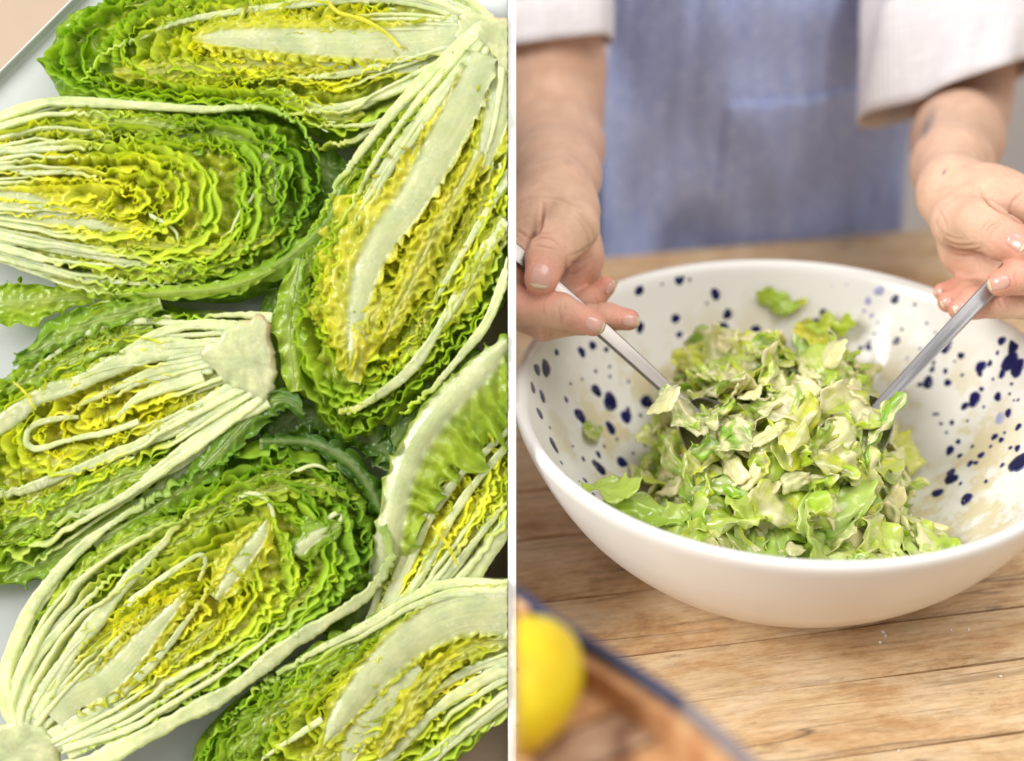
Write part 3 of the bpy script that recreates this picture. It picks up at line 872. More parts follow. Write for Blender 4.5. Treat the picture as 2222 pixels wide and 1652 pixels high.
_rows = rot_tray()
_o3 = sp(np.array([560., 830.]), ZT)
tray = empty('serving_tray', mat=STAND @ Matrix.Translation(Vector(_o3)))
tag(tray, 'white enamel tray with a raised lip under the lettuce halves', 'tray')
V = _rows.reshape(-1, 3).copy()
nP = _rows.shape[1]
V[:, 0] = np.minimum(V[:, 0], XLIM)
V -= _o3
F = grid_faces(_rows.shape[0], nP, close_v=True)
Vc = np.vstack([V, [[0, 0, 0]], [[0, 0, -6 * S]]])
i = np.arange(nP)
tri = np.stack([np.full(nP, len(V)), i, (i + 1) % nP], -1)
tri2 = np.stack([np.full(nP, len(V) + 1), (len(_rows) - 1) * nP + (i + 1) % nP, (len(_rows) - 1) * nP + i], -1)
mkobj('tray_pan', fixn(mkmesh('tray_pan', Vc, [F[:, ::-1], tri, tri2])), M_TRAY, tray)

st = empty('slanted_stand', mat=STAND.copy())
tag(st, 'slanted wooden display stand with a thin white side panel holding the tray', 'stand')


def box_local(x0, x1, y0, y1, z0, z1):
    V = np.array([(x, y, z) for x in (x0, x1) for y in (y0, y1) for z in (z0, z1)], float)
    F = np.array([(0, 1, 3, 2), (4, 6, 7, 5), (0, 4, 5, 1), (2, 3, 7, 6), (0, 2, 6, 4), (1, 5, 7, 3)])
    return V, F


for (y0, y1) in ((-0.32, -0.165), (-0.164, -0.009), (-0.008, 0.147), (0.148, 0.30)):
    V, F = box_local(-0.62, -0.0023, y0, y1, (ZT - 7) * S - 0.009, (ZT - 7) * S)
    mkobj('board', mkmesh('board', V, F, smooth=False), M_STANDWOOD, st)
V, F = box_local(-0.00215, 0.00215, -0.36, 0.31, (ZT - 7) * S - 0.010, 0.0)
mkobj('side_panel', mkmesh('side_panel', V, F, smooth=False), M_PANEL, st)
# ================================================================== table, wall, floor
TAN = 0.185                                    # the table stands at a slight angle to the view


def mat_wood():
    m, nt, out = newmat('old_table_wood')
    tc = N(nt, 'ShaderNodeTexCoord')
    oi = N(nt, 'ShaderNodeObjectInfo')
    add = N(nt, 'ShaderNodeVectorMath', operation='MULTIPLY_ADD')
    cmb = N(nt, 'ShaderNodeCombineXYZ')
    L(nt, oi, 'Random', cmb, 0)
    L(nt, oi, 'Random', cmb, 1)
    L(nt, cmb, 0, add, 0)
    add.inputs[1].default_value = (7.0, 5.0, 3.0)
    mp = N(nt, 'ShaderNodeMapping')
    mp.inputs['Rotation'].default_value = (0, 0, -math.atan(TAN))
    L(nt, tc, 'Object', mp, 'Vector')
    L(nt, mp, 0, add, 2)

    def noise(scale, sc, det, rough=0.6, dist=0.0):
        mm = N(nt, 'ShaderNodeMapping')
        mm.inputs['Scale'].default_value = sc
        L(nt, add, 0, mm, 'Vector')
        n = N(nt, 'ShaderNodeTexNoise', in_Scale=scale, in_Detail=det, in_Roughness=rough, in_Distortion=dist)
        L(nt, mm, 0, n, 'Vector')
        return n
    broad = noise(14.0, (0.8, 1.7, 1), 7, 0.72, 0.4)
    grain = noise(70.0, (0.16, 1.5, 1), 8, 0.78, 0.9)
    fine = noise(330.0, (0.16, 1.0, 1), 5, 0.75)
    knot = noise(11.0, (0.45, 1.2, 1), 2, 0.5, 1.1)
    pale = noise(17.0, (0.7, 1.4, 1), 5, 0.7)
    r1 = ramp(nt, [(0.27, (0.40, 0.21, 0.09)), (0.40, (0.60, 0.375, 0.185)), (0.51, (0.74, 0.54, 0.32)), (0.70, (0.82, 0.67, 0.47))])
    L(nt, broad, 0, r1, 0)
    r2 = ramp(nt, [(0.33, (0.40, 0.33, 0.27)), (0.44, (0.86, 0.82, 0.78)), (0.62, (1.08, 1.06, 1.03))])
    L(nt, grain, 0, r2, 0)
    m1 = N(nt, 'ShaderNodeMix', data_type='RGBA', blend_type='MULTIPLY')
    m1.inputs[0].default_value = 0.8
    L(nt, r1, 0, m1, 6)
    L(nt, r2, 0, m1, 7)
    r3 = ramp(nt, [(0.36, (0.62, 0.55, 0.5)), (0.52, (1, 1, 1))])
    L(nt, fine, 0, r3, 0)
    m2 = N(nt, 'ShaderNodeMix', data_type='RGBA', blend_type='MULTIPLY')
    m2.inputs[0].default_value = 0.55
    L(nt, m1, 2, m2, 6)
    L(nt, r3, 0, m2, 7)
    rk = ramp(nt, [(0.24, (1, 1, 1)), (0.33, (0, 0, 0))])
    L(nt, knot, 0, rk, 0)
    m3 = N(nt, 'ShaderNodeMix', data_type='RGBA')
    L(nt, rk, 0, m3, 0)
    L(nt, m2, 2, m3, 6)
    m3.inputs[7].default_value = (0.13, 0.065, 0.03, 1)
    crk = noise(24.0, (0.07, 1.25, 1), 3, 0.5, 0.25)
    ab = N(nt, 'ShaderNodeMath', operation='SUBTRACT', in_1=0.5)
    L(nt, crk, 0, ab, 0)
    ab2 = N(nt, 'ShaderNodeMath', operation='ABSOLUTE')
    L(nt, ab, 0, ab2, 0)
    rc = ramp(nt, [(0.0, (1, 1, 1)), (0.010, (0, 0, 0))])
    L(nt, ab2, 0, rc, 0)
    gate = ramp(nt, [(0.48, (0, 0, 0)), (0.60, (0.75, 0.75, 0.75))])
    L(nt, knot, 0, gate, 0)
    cm = N(nt, 'ShaderNodeMath', operation='MULTIPLY')
    L(nt, rc, 0, cm, 0)
    L(nt, gate, 0, cm, 1)
    m35 = N(nt, 'ShaderNodeMix', data_type='RGBA')
    L(nt, cm, 0, m35, 0)
    L(nt, m3, 2, m35, 6)
    m35.inputs[7].default_value = (0.10, 0.055, 0.03, 1)
    rp = ramp(nt, [(0.54, (0, 0, 0)), (0.72, (0.6, 0.6, 0.6))])
    L(nt, pale, 0, rp, 0)
    m4 = N(nt, 'ShaderNodeMix', data_type='RGBA')
    L(nt, rp, 0, m4, 0)
    L(nt, m35, 2, m4, 6)
    m4.inputs[7].default_value = (0.80, 0.66, 0.47, 1)
    pv = N(nt, 'ShaderNodeTexVoronoi', feature='F1', in_Scale=26.0)
    mpv = N(nt, 'ShaderNodeMapping')
    mpv.inputs['Scale'].default_value = (0.6, 1.3, 0.01)
    L(nt, add, 0, mpv, 'Vector')
    dv = N(nt, 'ShaderNodeVectorMath', operation='MULTIPLY_ADD')
    L(nt, fine, 'Color', dv, 0)
    dv.inputs[1].default_value = (0.02, 0.02, 0.0)
    L(nt, mpv, 0, dv, 2)
    L(nt, dv, 0, pv, 'Vector')
    rpv = ramp(nt, [(0.06, (1, 1, 1)), (0.13, (0, 0, 0))])
    L(nt, pv, 'Distance', rpv, 0)
    gp = ramp(nt, [(0.46, (0, 0, 0)), (0.56, (0.8, 0.8, 0.8))])
    L(nt, broad, 0, gp, 0)
    pm = N(nt, 'ShaderNodeMath', operation='MULTIPLY')
    L(nt, rpv, 0, pm, 0)
    L(nt, gp, 0, pm, 1)
    m5 = N(nt, 'ShaderNodeMix', data_type='RGBA')
    L(nt, pm, 0, m5, 0)
    L(nt, m4, 2, m5, 6)
    m5.inputs[7].default_value = (0.12, 0.065, 0.035, 1)
    m4 = m5
    bs = N(nt, 'ShaderNodeBsdfPrincipled')
    bs.inputs['Roughness'].default_value = 0.42
    L(nt, m4, 2, bs, 'Base Color')
    ad = N(nt, 'ShaderNodeMath', operation='ADD')
    L(nt, grain, 0, ad, 0)
    L(nt, fine, 0, ad, 1)
    b = N(nt, 'ShaderNodeBump', in_Strength=0.5, in_Distance=0.0008)
    L(nt, ad, 0, b, 'Height')
    L(nt, b, 0, bs, 'Normal')
    L(nt, bs, 0, out, 0)
    return m


M_WOOD = mat_wood()
M_DARK = mat_plain('dark_joint_wood', (0.07, 0.04, 0.022), 0.8)
table = empty('wooden_table', (0.2, 0.0, 0.0))
tag(table, 'worn wooden plank table under the speckled bowl', 'table')
_y = -0.72
_rng = np.random.RandomState(3)
X0, X1 = 0.0021, 1.05
while _y < 0.395:
    w = _rng.uniform(0.044, 0.075)
    if _y + w > 0.375:
        w = 0.412 - _y
    # bevelled board, cut along the table's left end
    ns = 24
    xs = np.linspace(X0, X1, ns)
    g = 0.0007
    wob = 0.0016 * perlin(xs * 7 + _y * 50, xs * 0)
    wob2 = 0.0016 * perlin(xs * 7 + _y * 70 + 31, xs * 0)
    rows = []
    for (off, z) in ((g, -0.03), (g, -0.0016), (g + 0.0012, -0.0002), (w - g - 0.0012, -0.0002), (w - g, -0.0016), (w - g, -0.03)):
        e = wob if off < w / 2 else wob2
        rows.append(np.stack([xs, _y + off + e + TAN * xs, np.full(ns, z) + 0.0003 * perlin(xs * 6, xs * 0 + _y * 30)], -1))
    V = np.stack(rows, 1).reshape(-1, 3) - np.array([0.2, 0, 0])
    F = grid_faces(ns, 6, close_v=True)[:, ::-1]
    F = np.vstack([F, [[0, 1, 4, 5]], [[1, 2, 3, 4]]])
    mkobj('plank', mkmesh('plank', V, F, smooth=False), M_WOOD, table)
    _y += w
yb = _y
V, F = [], []
xs = np.array([X0 + .001, X1 - .001])
pv = []
for x in xs:
    for (yy, z) in ((-0.715, -0.028), (yb - 0.006, -0.028), (yb - 0.006, -0.052), (-0.715, -0.052)):
        pv.append((x - 0.2, yy + TAN * x, z))
mkobj('under_frame', mkmesh('under_frame', np.array(pv), np.array([(0, 1, 5, 4), (1, 2, 6, 5), (2, 3, 7, 6), (3, 0, 4, 7), (0, 3, 2, 1), (4, 5, 6, 7)]), smooth=False), M_DARK, table)
for (x, yy) in ((0.05, yb - 0.08), (1.0, yb - 0.08), (0.05, -0.66), (1.0, -0.66)):
    y0 = yy + TAN * x
    V = np.array([(x + sx * 0.035 * k - 0.2, y0 + sy * 0.035 * k, z) for z, k in ((-0.05, 1.0), (-0.75, 0.7)) for sx, sy in ((-1, -1), (1, -1), (1, 1), (-1, 1))])
    mkobj('leg', mkmesh('leg', V, np.array([(0, 1, 5, 4), (1, 2, 6, 5), (2, 3, 7, 6), (3, 0, 4, 7), (4, 5, 6, 7), (0, 3, 2, 1)]), smooth=False), M_WOOD, table)

M_WALL = mat_plain('grey_plaster', (0.50, 0.45, 0.42), 0.9, bump=(40, 0.0004))
M_FLOOR = mat_plain('grey_floor', (0.34, 0.30, 0.27), 0.7, bump=(20, 0.0))
V = np.array([(-4, 1.75, -0.76), (4, 1.75, -0.76), (4, 1.75, 2.2), (-4, 1.75, 2.2), (-4, 1.85, -0.76), (4, 1.85, -0.76), (4, 1.85, 2.2), (-4, 1.85, 2.2)], float)
w_ = mkobj('wall', mkmesh('wall', V, np.array([(0, 1, 2, 3), (5, 4, 7, 6), (3, 2, 6, 7), (0, 3, 7, 4), (1, 5, 6, 2), (0, 4, 5, 1)]), smooth=False), M_WALL)
tag(w_, 'plain grey kitchen wall behind the person', 'wall', kind='structure')
V = np.array([(-4, -3, -0.755), (4, -3, -0.755), (4, 1.75, -0.755), (-4, 1.75, -0.755)], float)
f_ = mkobj('floor', mkmesh('floor', V, np.array([(0, 1, 2, 3)]), smooth=False), M_FLOOR)
tag(f_, 'grey floor under the table', 'floor', kind='structure')
# ================================================================== speckled bowl
BC = np.array([0.1712, 0.025, 0.0])
BR = 0.170
INNER = np.array([(0.0, 0.0120), (0.030, 0.0125), (0.055, 0.0150), (0.078, 0.0215), (0.100, 0.0335), (0.122, 0.0520), (0.140, 0.0735), (0.152, 0.0930), (0.1585, 0.1060), (0.1625, 0.1150)])
OUTER = np.array([(0.1655, 0.1195), (0.1685, 0.1205), (0.1705, 0.1190), (0.1710, 0.1155), (0.1690, 0.1090), (0.1625, 0.0935), (0.1530, 0.0755), (0.1390, 0.0550), (0.1200, 0.0350),
                  (0.1000, 0.0190), (0.0840, 0.0085), (0.0780, 0.0035), (0.0760, 0.0), (0.0700, 0.0), (0.0680, 0.003), (0.0, 0.004)])
_in = resample(INNER, n=60)
_zin_r, _zin_z = _in[:, 0], _in[:, 1]
_arc = np.concatenate([[0], np.cumsum(np.linalg.norm(np.diff(_in, axis=0), axis=1))])


def zin(r):
    return np.interp(r, _zin_r, _zin_z)


def mat_glaze():
    m, nt, out = newmat('white_glaze')
    tc = N(nt, 'ShaderNodeTexCoord')
    sep = N(nt, 'ShaderNodeSeparateXYZ')
    L(nt, tc, 'Object', sep, 0)
    n = N(nt, 'ShaderNodeTexNoise', in_Scale=26.0, in_Detail=8.0, in_Roughness=0.72)
    mp = N(nt, 'ShaderNodeMapping')
    mp.inputs['Scale'].default_value = (1.0, 1.0, 0.55)
    L(nt, tc, 'Object', mp, 0)
    L(nt, mp, 0, n, 'Vector')
    zr = N(nt, 'ShaderNodeMapRange')
    zr.inputs['From Min'].default_value = 0.112
    zr.inputs['From Max'].default_value = 0.062
    L(nt, sep, 'Z', zr, 'Value')
    rr = ramp(nt, [(0.50, (0, 0, 0)), (0.57, (1, 1, 1))])
    L(nt, n, 0, rr, 0)
    mu = N(nt, 'ShaderNodeMath', operation='MULTIPLY')
    L(nt, rr, 0, mu, 0)
    L(nt, zr, 0, mu, 1)
    # only inside (the dressing was stirred there): normals that look inward and up
    ge = N(nt, 'ShaderNodeNewGeometry')
    vt = N(nt, 'ShaderNodeSeparateXYZ')
    L(nt, ge, 'Normal', vt, 0)
    up = N(nt, 'ShaderNodeMath', operation='GREATER_THAN', in_1=0.05)
    L(nt, vt, 'Z', up, 0)
    mu2 = N(nt, 'ShaderNodeMath', operation='MULTIPLY')
    L(nt, mu, 0, mu2, 0)
    L(nt, up, 0, mu2, 1)
    mu3 = N(nt, 'ShaderNodeMath', operation='MULTIPLY', in_1=0.75)
    L(nt, mu2, 0, mu3, 0)
    mix = N(nt, 'ShaderNodeMix', data_type='RGBA')
    L(nt, mu3, 0, mix, 0)
    mix.inputs[6].default_value = (0.80, 0.785, 0.755, 1)
    mix.inputs[7].default_value = (0.62, 0.52, 0.27, 1)
    bs = N(nt, 'ShaderNodeBsdfPrincipled')
    L(nt, mix, 2, bs, 'Base Color')
    rg = N(nt, 'ShaderNodeMath', operation='MULTIPLY_ADD', in_1=0.3, in_2=0.22)
    L(nt, mu3, 0, rg, 0)
    L(nt, rg, 0, bs, 'Roughness')
    b = N(nt, 'ShaderNodeBump', in_Strength=0.35, in_Distance=0.0008)
    L(nt, mu3, 0, b, 'Height')
    L(nt, b, 0, bs, 'Normal')
    L(nt, bs, 0, out, 0)
    return m


def mat_spot():
    m, nt, out = newmat('cobalt_glaze')
    at = N(nt, 'ShaderNodeAttribute', attribute_name='Col')
    tc = N(nt, 'ShaderNodeTexCoord')
    mp = N(nt, 'ShaderNodeMapping')
    mp.inputs['Scale'].default_value = (1.0, 0.5, 2.2)
    L(nt, tc, 'Object', mp, 0)
    n = N(nt, 'ShaderNodeTexNoise', in_Scale=150.0, in_Detail=5.0, in_Roughness=0.7)
    L(nt, mp, 0, n, 'Vector')
    r = ramp(nt, [(0.60, (0, 0, 0)), (0.70, (1, 1, 1))])
    L(nt, n, 0, r, 0)
    mu = N(nt, 'ShaderNodeMath', operation='MULTIPLY')
    L(nt, r, 0, mu, 0)
    L(nt, at, 'Alpha', mu, 1)
    mix = N(nt, 'ShaderNodeMix', data_type='RGBA')
    L(nt, mu, 0, mix, 0)
    L(nt, at, 'Color', mix, 6)
    mix.inputs[7].default_value = (0.42, 0.40, 0.36, 1)
    bs = N(nt, 'ShaderNodeBsdfPrincipled')
    bs.inputs['Roughness'].default_value = 0.16
    bs.inputs['Specular IOR Level'].default_value = 0.3
    L(nt, mix, 2, bs, 'Base Color')
    L(nt, bs, 0, out, 0)
    return m


M_GLAZE = mat_glaze()
M_SPOT = mat_spot()
bowl = empty('salad_bowl', BC)
tag(bowl, 'large white ceramic bowl with cobalt blue speckles full of salad', 'bowl')
prof = np.vstack([_in, resample(OUTER, n=90)])
V, F = lathe(prof[::-1], 160)
V = V + 0.0008 * np.stack([np.cos(np.arctan2(V[:, 1], V[:, 0]) * 2 + 1), np.sin(np.arctan2(V[:, 1], V[:, 0]) * 3), 0 * V[:, 0]], -1) * (np.hypot(V[:, 0], V[:, 1]) / BR)[:, None]
mkobj('bowl_body', fixn(mkmesh('bowl_body', V, F)), M_GLAZE, bowl)


def hit_bowl(px, py):
    """where a line of sight meets the inner wall: (angle, arc length on the profile)"""
    d = np.linspace(0.78, 1.3, 3000)
    sx = (px - 1111.0) / 2222.0 * KW
    sy = (826.0 - py) / 2222.0 * KW
    P = CAM + d[:, None] * (FW + sx * RX + sy * UP) - BC
    r = np.hypot(P[:, 0], P[:, 1])
    f = P[:, 2] - zin(r)
    ok = (f[:-1] > 0) & (f[1:] <= 0) & (r[:-1] < 0.1625)
    k = np.nonzero(ok)[0]
    if len(k) == 0:
        return None
    k = k[0]
    return math.atan2(P[k, 1], P[k, 0]), float(np.interp(r[k], _zin_r, _arc)), P[k]


def bowl_at(th, l, off=0.0):
    l = np.clip(l, 0, _arc[-1])
    r = np.interp(l, _arc, _zin_r)
    z = np.interp(l, _arc, _zin_z)
    r2 = np.interp(np.clip(l + 1e-3, 0, _arc[-1] + 1), _arc, _zin_r)
    z2 = np.interp(np.clip(l + 1e-3, 0, _arc[-1] + 1), _arc, _zin_z)
    tr, tz = r2 - r + 1e-9, z2 - z
    q = np.hypot(tr, tz)
    nr, nz = -tz / q, tr / q
    return np.stack([(r + nr * off) * np.cos(th), (r + nr * off) * np.sin(th), z + nz * off], -1)


SPOTS = """1162,176,20 1318,150,16 1242,247,17 875,243,22 927,338,20 905,416,30 1050,405,22 703,358,17 719,434,12 809,444,10 935,168,9 547,226,18 720,168,20 981,124,16
763,178,7 438,316,14 550,400,18 1648,268,15 1758,203,25 1720,222,9 1698,156,14 1583,166,9 1607,185,8 1567,135,9 1475,117,20 1532,275,14,l 1580,227,18,l 1515,322,8,l 1547,345,9,l
1338,328,16 1305,375,18 1450,398,16,l 1484,386,8,l 1500,500,10 1533,492,13 1655,465,13 1678,410,6 1734,292,6 1575,377,5,l 1560,430,5 1540,465,5 1865,480,26 1889,384,14 1932,534,12
2017,585,20 2057,569,10 2014,617,10 1814,567,7 1808,598,10 1865,606,9 1937,622,6 1790,655,20 1755,663,9 1875,655,13 2107,464,15 2160,484,24 2089,520,7 2143,563,32 2175,592,28
2109,617,14 1990,727,24 1949,756,14 2020,683,9 2090,716,15 2142,702,5 2160,732,4 2178,730,5 2135,785,14 2099,809,18,l 1893,827,9 1846,832,6 1818,790,6 1832,790,5 2077,888,12
2105,901,10 2179,846,12 1885,946,16 1920,910,9 1927,970,9 2019,967,12 1972,1003,11 1997,1000,8 1982,930,6 2175,937,12 2180,1000,36 1890,1070,22 1890,1040,14 1831,1130,18
1956,1155,22 2145,936,7 346,485,16 299,517,18 190,518,13 405,504,10 143,594,32 105,600,24 74,608,17 359,606,7 419,586,6 420,628,6 87,678,20 128,716,22 117,789,22 231,729,11
362,690,22 421,738,32 579,738,24 490,802,24 499,770,9 292,800,28 423,851,22 615,880,28 177,924,26 552,796,7 571,890,4 572,925,6 472,998,22 373,1022,28 370,965,13 305,985,10
313,1077,10 310,1140,26 381,1115,13 349,1136,8 448,1074,8 88,940,20 236,1065,14 575,1225,26 430,1180,12 645,196,5 838,288,6 1185,133,6 1297,187,4 1420,150,4 1440,200,5,l 1237,216,9
1378,205,5,l 1250,310,4,l 1785,380,5 1822,425,4 1755,500,5 1700,545,5,l 1690,600,5,l 1905,560,4 2070,640,5 2030,760,5 1960,820,5 1870,870,5 2060,930,6 2110,1010,8 2040,1080,7 1930,1090,6
2120,870,5 2150,660,6 560,560,5 620,640,6,l 500,650,6 300,640,5 250,660,6 160,850,7 210,1000,7 260,930,6 340,870,6 395,930,6 450,900,6 520,960,6""".split()
_vs, _fs, _ks = [], [], []
_nb = 0
_rng = np.random.RandomState(12)
for s in SPOTS:
    q = s.split(',')
    zx, zy, r = float(q[0]), float(q[1]), float(q[2])
    _py = 500 + zy * 0.5044
    _py += 17 * min(1, max(0, (800 - _py) / 200))
    h = hit_bowl(1111 + zx * 0.5044, _py)
    if h is None:
        continue
    th0, l0, P = h
    rm = r * 0.5044 * 3.0e-4 * 1.42
    if l0 > _arc[-1] - rm * 0.4:
        l0 = _arc[-1] - rm * 0.4
    n = 22
    a = np.linspace(0, 2 * math.pi, n, endpoint=False)
    wob = 1 + 0.12 * np.sin(a * 2 + _rng.uniform(0, 6)) + 0.07 * np.sin(a * 3 + _rng.uniform(0, 6)) + 0.035 * np.sin(a * 7 + _rng.uniform(0, 6))
    light = len(q) > 3
    col = np.array([0.36, 0.36, 0.55]) if light else np.array([0.006, 0.006, 0.062]) * _rng.uniform(.8, 1.5)
    rim = col * 0.55 + np.array([0.40, 0.42, 0.62]) * 0.45
    rr0 = np.interp(l0, _arc, _zin_r)
    V = [bowl_at(th0, l0, 0.0006)[None]]
    K = [np.append(col, .8)[None]]
    for f, c, off in ((0.5, col, 0.0006), (0.86, col * 1.15, 0.00055), (1.0, rim, 0.0002), (1.03, rim, -0.0004)):
        V.append(bowl_at(th0 + rm * f * wob * np.cos(a) * 0.92 / max(rr0, .01), l0 + rm * f * wob * np.sin(a), off))
        K.append(np.tile(np.append(c, .8 if P[2] < 0.075 else 0.0), (n, 1)))
    K[0][0, 3] = .8 if P[2] < 0.075 else 0.0
    V = np.vstack(V)
    i = np.arange(n)
    tri = np.stack([np.zeros(n, int), 1 + i, 1 + (i + 1) % n], -1)
    F = grid_faces(4, n, close_v=True, base=1)
    me = mkmesh('speckle', V, [tri, F], np.vstack(K))
    mkobj('speckle', me, M_SPOT, bowl)
# ================================================================== the salad
def mat_salad():
    m, nt, out = newmat('dressed_lettuce')
    at = N(nt, 'ShaderNodeAttribute', attribute_name='Col')
    tc = N(nt, 'ShaderNodeTexCoord')
    oi = N(nt, 'ShaderNodeObjectInfo')
    off = N(nt, 'ShaderNodeVectorMath', operation='ADD')
    cb = N(nt, 'ShaderNodeCombineXYZ')
    L(nt, oi, 'Random', cb, 0)
    L(nt, oi, 'Random', cb, 1)
    L(nt, tc, 'Object', off, 0)
    L(nt, cb, 0, off, 1)
    n = N(nt, 'ShaderNodeTexNoise', in_Scale=75.0, in_Detail=4.0, in_Roughness=0.55, in_Distortion=0.6)
    L(nt, off, 0, n, 'Vector')
    sm = N(nt, 'ShaderNodeMath', operation='ADD')
    L(nt, n, 0, sm, 0)
    al = N(nt, 'ShaderNodeMath', operation='MULTIPLY_ADD', in_1=0.36, in_2=-0.18)
    L(nt, at, 'Alpha', al, 0)
    L(nt, al, 0, sm, 1)
    r = ramp(nt, [(0.49, (0, 0, 0)), (0.63, (1, 1, 1))])
    L(nt, sm, 0, r, 0)
    dm = N(nt, 'ShaderNodeMath', operation='MULTIPLY', in_1=0.88)
    L(nt, r, 0, dm, 0)
    mix = N(nt, 'ShaderNodeMix', data_type='RGBA')
    L(nt, dm, 0, mix, 0)
    L(nt, at, 'Color', mix, 6)
    mix.inputs[7].default_value = (0.88, 0.78, 0.43, 1)
    bs = N(nt, 'ShaderNodeBsdfPrincipled')
    L(nt, mix, 2, bs, 'Base Color')
    bs.inputs['Roughness'].default_value = 0.24
    bs.inputs['Subsurface Weight'].default_value = 0.45
    bs.inputs['Coat Weight'].default_value = 0.4
    bs.inputs['Coat Roughness'].default_value = 0.1
    bs.inputs['Subsurface Radius'].default_value = (0.004, 0.0035, 0.0018)
    bs.inputs['Subsurface Scale'].default_value = 1.0
    n2 = N(nt, 'ShaderNodeTexNoise', in_Scale=240.0, in_Detail=3.0)
    L(nt, off, 0, n2, 'Vector')
    ad = N(nt, 'ShaderNodeMath', operation='MULTIPLY_ADD', in_1=0.5)
    L(nt, n2, 0, ad, 0)
    L(nt, r, 0, ad, 2)
    b = N(nt, 'ShaderNodeBump', in_Strength=0.6, in_Distance=0.0008)
    L(nt, ad, 0, b, 'Height')
    L(nt, b, 0, bs, 'Normal')
    tr = N(nt, 'ShaderNodeBsdfTranslucent')
    L(nt, mix, 2, tr, 'Color')
    ms = N(nt, 'ShaderNodeMixShader')
    ms.inputs[0].default_value = 0.10
    L(nt, bs, 0, ms, 1)
    L(nt, tr, 0, ms, 2)
    L(nt, ms, 0, out, 0)
    return m


M_SALAD = mat_salad()
PALE = np.array([0.70, 0.70, 0.36])


def chip(rng, kind):
    """one chopped piece: (name, mesh)"""
    if kind == 'leaf':
        lx, ly, th = rng.uniform(.026, .044), rng.uniform(.016, .027), 0.00045
        nu, nv = 22, 16
    elif kind == 'strip':
        lx, ly, th = rng.uniform(.030, .048), rng.uniform(.007, .012), 0.0008
        nu, nv = 24, 10
    else:
        lx, ly, th = rng.uniform(.017, .030), rng.uniform(.011, .018), rng.uniform(.0020, .0034)
        nu, nv = 16, 12
    u = np.linspace(-1, 1, nu)
    v = np.linspace(-1, 1, nv)
    U, W = np.meshgrid(u, v, indexing='ij')
    sd = rng.uniform(0, 300, 8)
    sk = rng.uniform(-.5, .5)
    X = lx / 2 * U * (1 + .16 * perlin(W * 1.4 + sd[0], U * 0 + 3)) + sk * W * ly / 2
    Y = ly / 2 * W * (1 + .22 * perlin(U * 1.6 + sd[1], W * 0 + 5)) * (1 - rng.uniform(0, .45) * (U * .5 + .5))
    _rd = .08 if kind == 'chunk' else .2
    X = X * (1 - _rd * np.abs(W) ** 2.2)
    Y = Y * (1 - _rd * 1.2 * np.abs(U) ** 2.2)
    kx, ky = (rng.uniform(-40, 40), rng.uniform(-75, 75)) if kind != 'chunk' else (rng.uniform(-12, 12), rng.uniform(-30, 30))
    Z = 0.5 * kx * X ** 2 + 0.5 * ky * Y ** 2 + rng.uniform(-.6, .6) * U * W * ly * .35
    if kind != 'chunk':
        amp = rng.uniform(.0014, .0034)
        Z = Z + amp * (np.abs(W) ** 1.5) * np.sin(U * rng.uniform(4, 9) + 3 * perlin(U + sd[2], W) + sd[3]) + amp * .8 * perlin(U * 2.6 + sd[4], W * 2.2)
        Y = Y + amp * .9 * (np.abs(W) ** 2) * np.cos(U * 6 + sd[5])
        th = th * (1 + 1.6 * np.exp(-((W - rng.uniform(-.6, .6)) / .25) ** 2))
    else:
        th = th * np.sqrt(np.clip(1.08 - np.maximum(np.abs(U), np.abs(W)) ** 6, 0.05, 1)) * (1 + .25 * perlin(U * 1.5 + sd[6], W * 1.5))
        Z = Z + .0012 * perlin(U * 2 + sd[2], W * 2)
    Pt = np.stack([X, Y, Z + th / 2], -1).reshape(-1, 3)
    Pb = np.stack([X, Y, Z - th / 2], -1).reshape(-1, 3)
    V = np.vstack([Pt, Pb])
    m = nu * nv
    F = grid_faces(nu, nv)
    i = np.arange(nu - 1)
    j = np.arange(nv - 1)
    sk_ = [np.stack([i * nv, i * nv + m, (i + 1) * nv + m, (i + 1) * nv], -1),
           np.stack([i * nv + nv - 1, (i + 1) * nv + nv - 1, (i + 1) * nv + nv - 1 + m, i * nv + nv - 1 + m], -1),
           np.stack([j, j + 1, j + 1 + m, j + m], -1),
           np.stack([(nu - 1) * nv + j, (nu - 1) * nv + j + m, (nu - 1) * nv + j + 1 + m, (nu - 1) * nv + j + 1], -1)]
    F = np.vstack([F, F[:, ::-1] + m] + sk_)
    gbase = rng.choice([.08, .25, .38, .5, .64, .80], p=[.01, .05, .20, .28, .26, .20])
    if kind == 'chunk':
        c = PALE * rng.uniform(.88, 1.08) + np.zeros(U.shape + (3,))
        g = green(np.full(U.shape, .15))
        k = np.clip(.25 * perlin(U * 2 + sd[0], W * 2), 0, 1)[..., None]
        c = c * (1 - k) + g * k
        dr = rng.uniform(.5, .9)
    else:
        c = green(gbase + .12 * perlin(U * 2 + sd[0], W * 2) + .1 * W)
        k = np.exp(-((W - rng.uniform(-.7, .7)) / .35) ** 2)[..., None] * rng.uniform(.15, .8)
        c = c * (1 - k) + PALE * k
        dr = rng.uniform(.25, .85)
    K = np.concatenate([c, np.full(U.shape + (1,), dr)], -1).reshape(-1, 4)
    me = mkmesh('lettuce_piece', V, F, np.vstack([K, K]))
    me.materials.append(M_SALAD)
    tone = ('cream coated' if dr > .58 else 'pale') if kind == 'chunk' else ('cream coated ' if dr > .55 else '') + ('yellow' if gbase < .3 else 'lime' if gbase < .5 else 'green')
    return me, tone


_rng = np.random.RandomState(77)
PROTO = {'leaf': [chip(_rng, 'leaf') for _ in range(24)], 'strip': [chip(_rng, 'strip') for _ in range(14)], 'chunk': [chip(_rng, 'chunk') for _ in range(14)]}

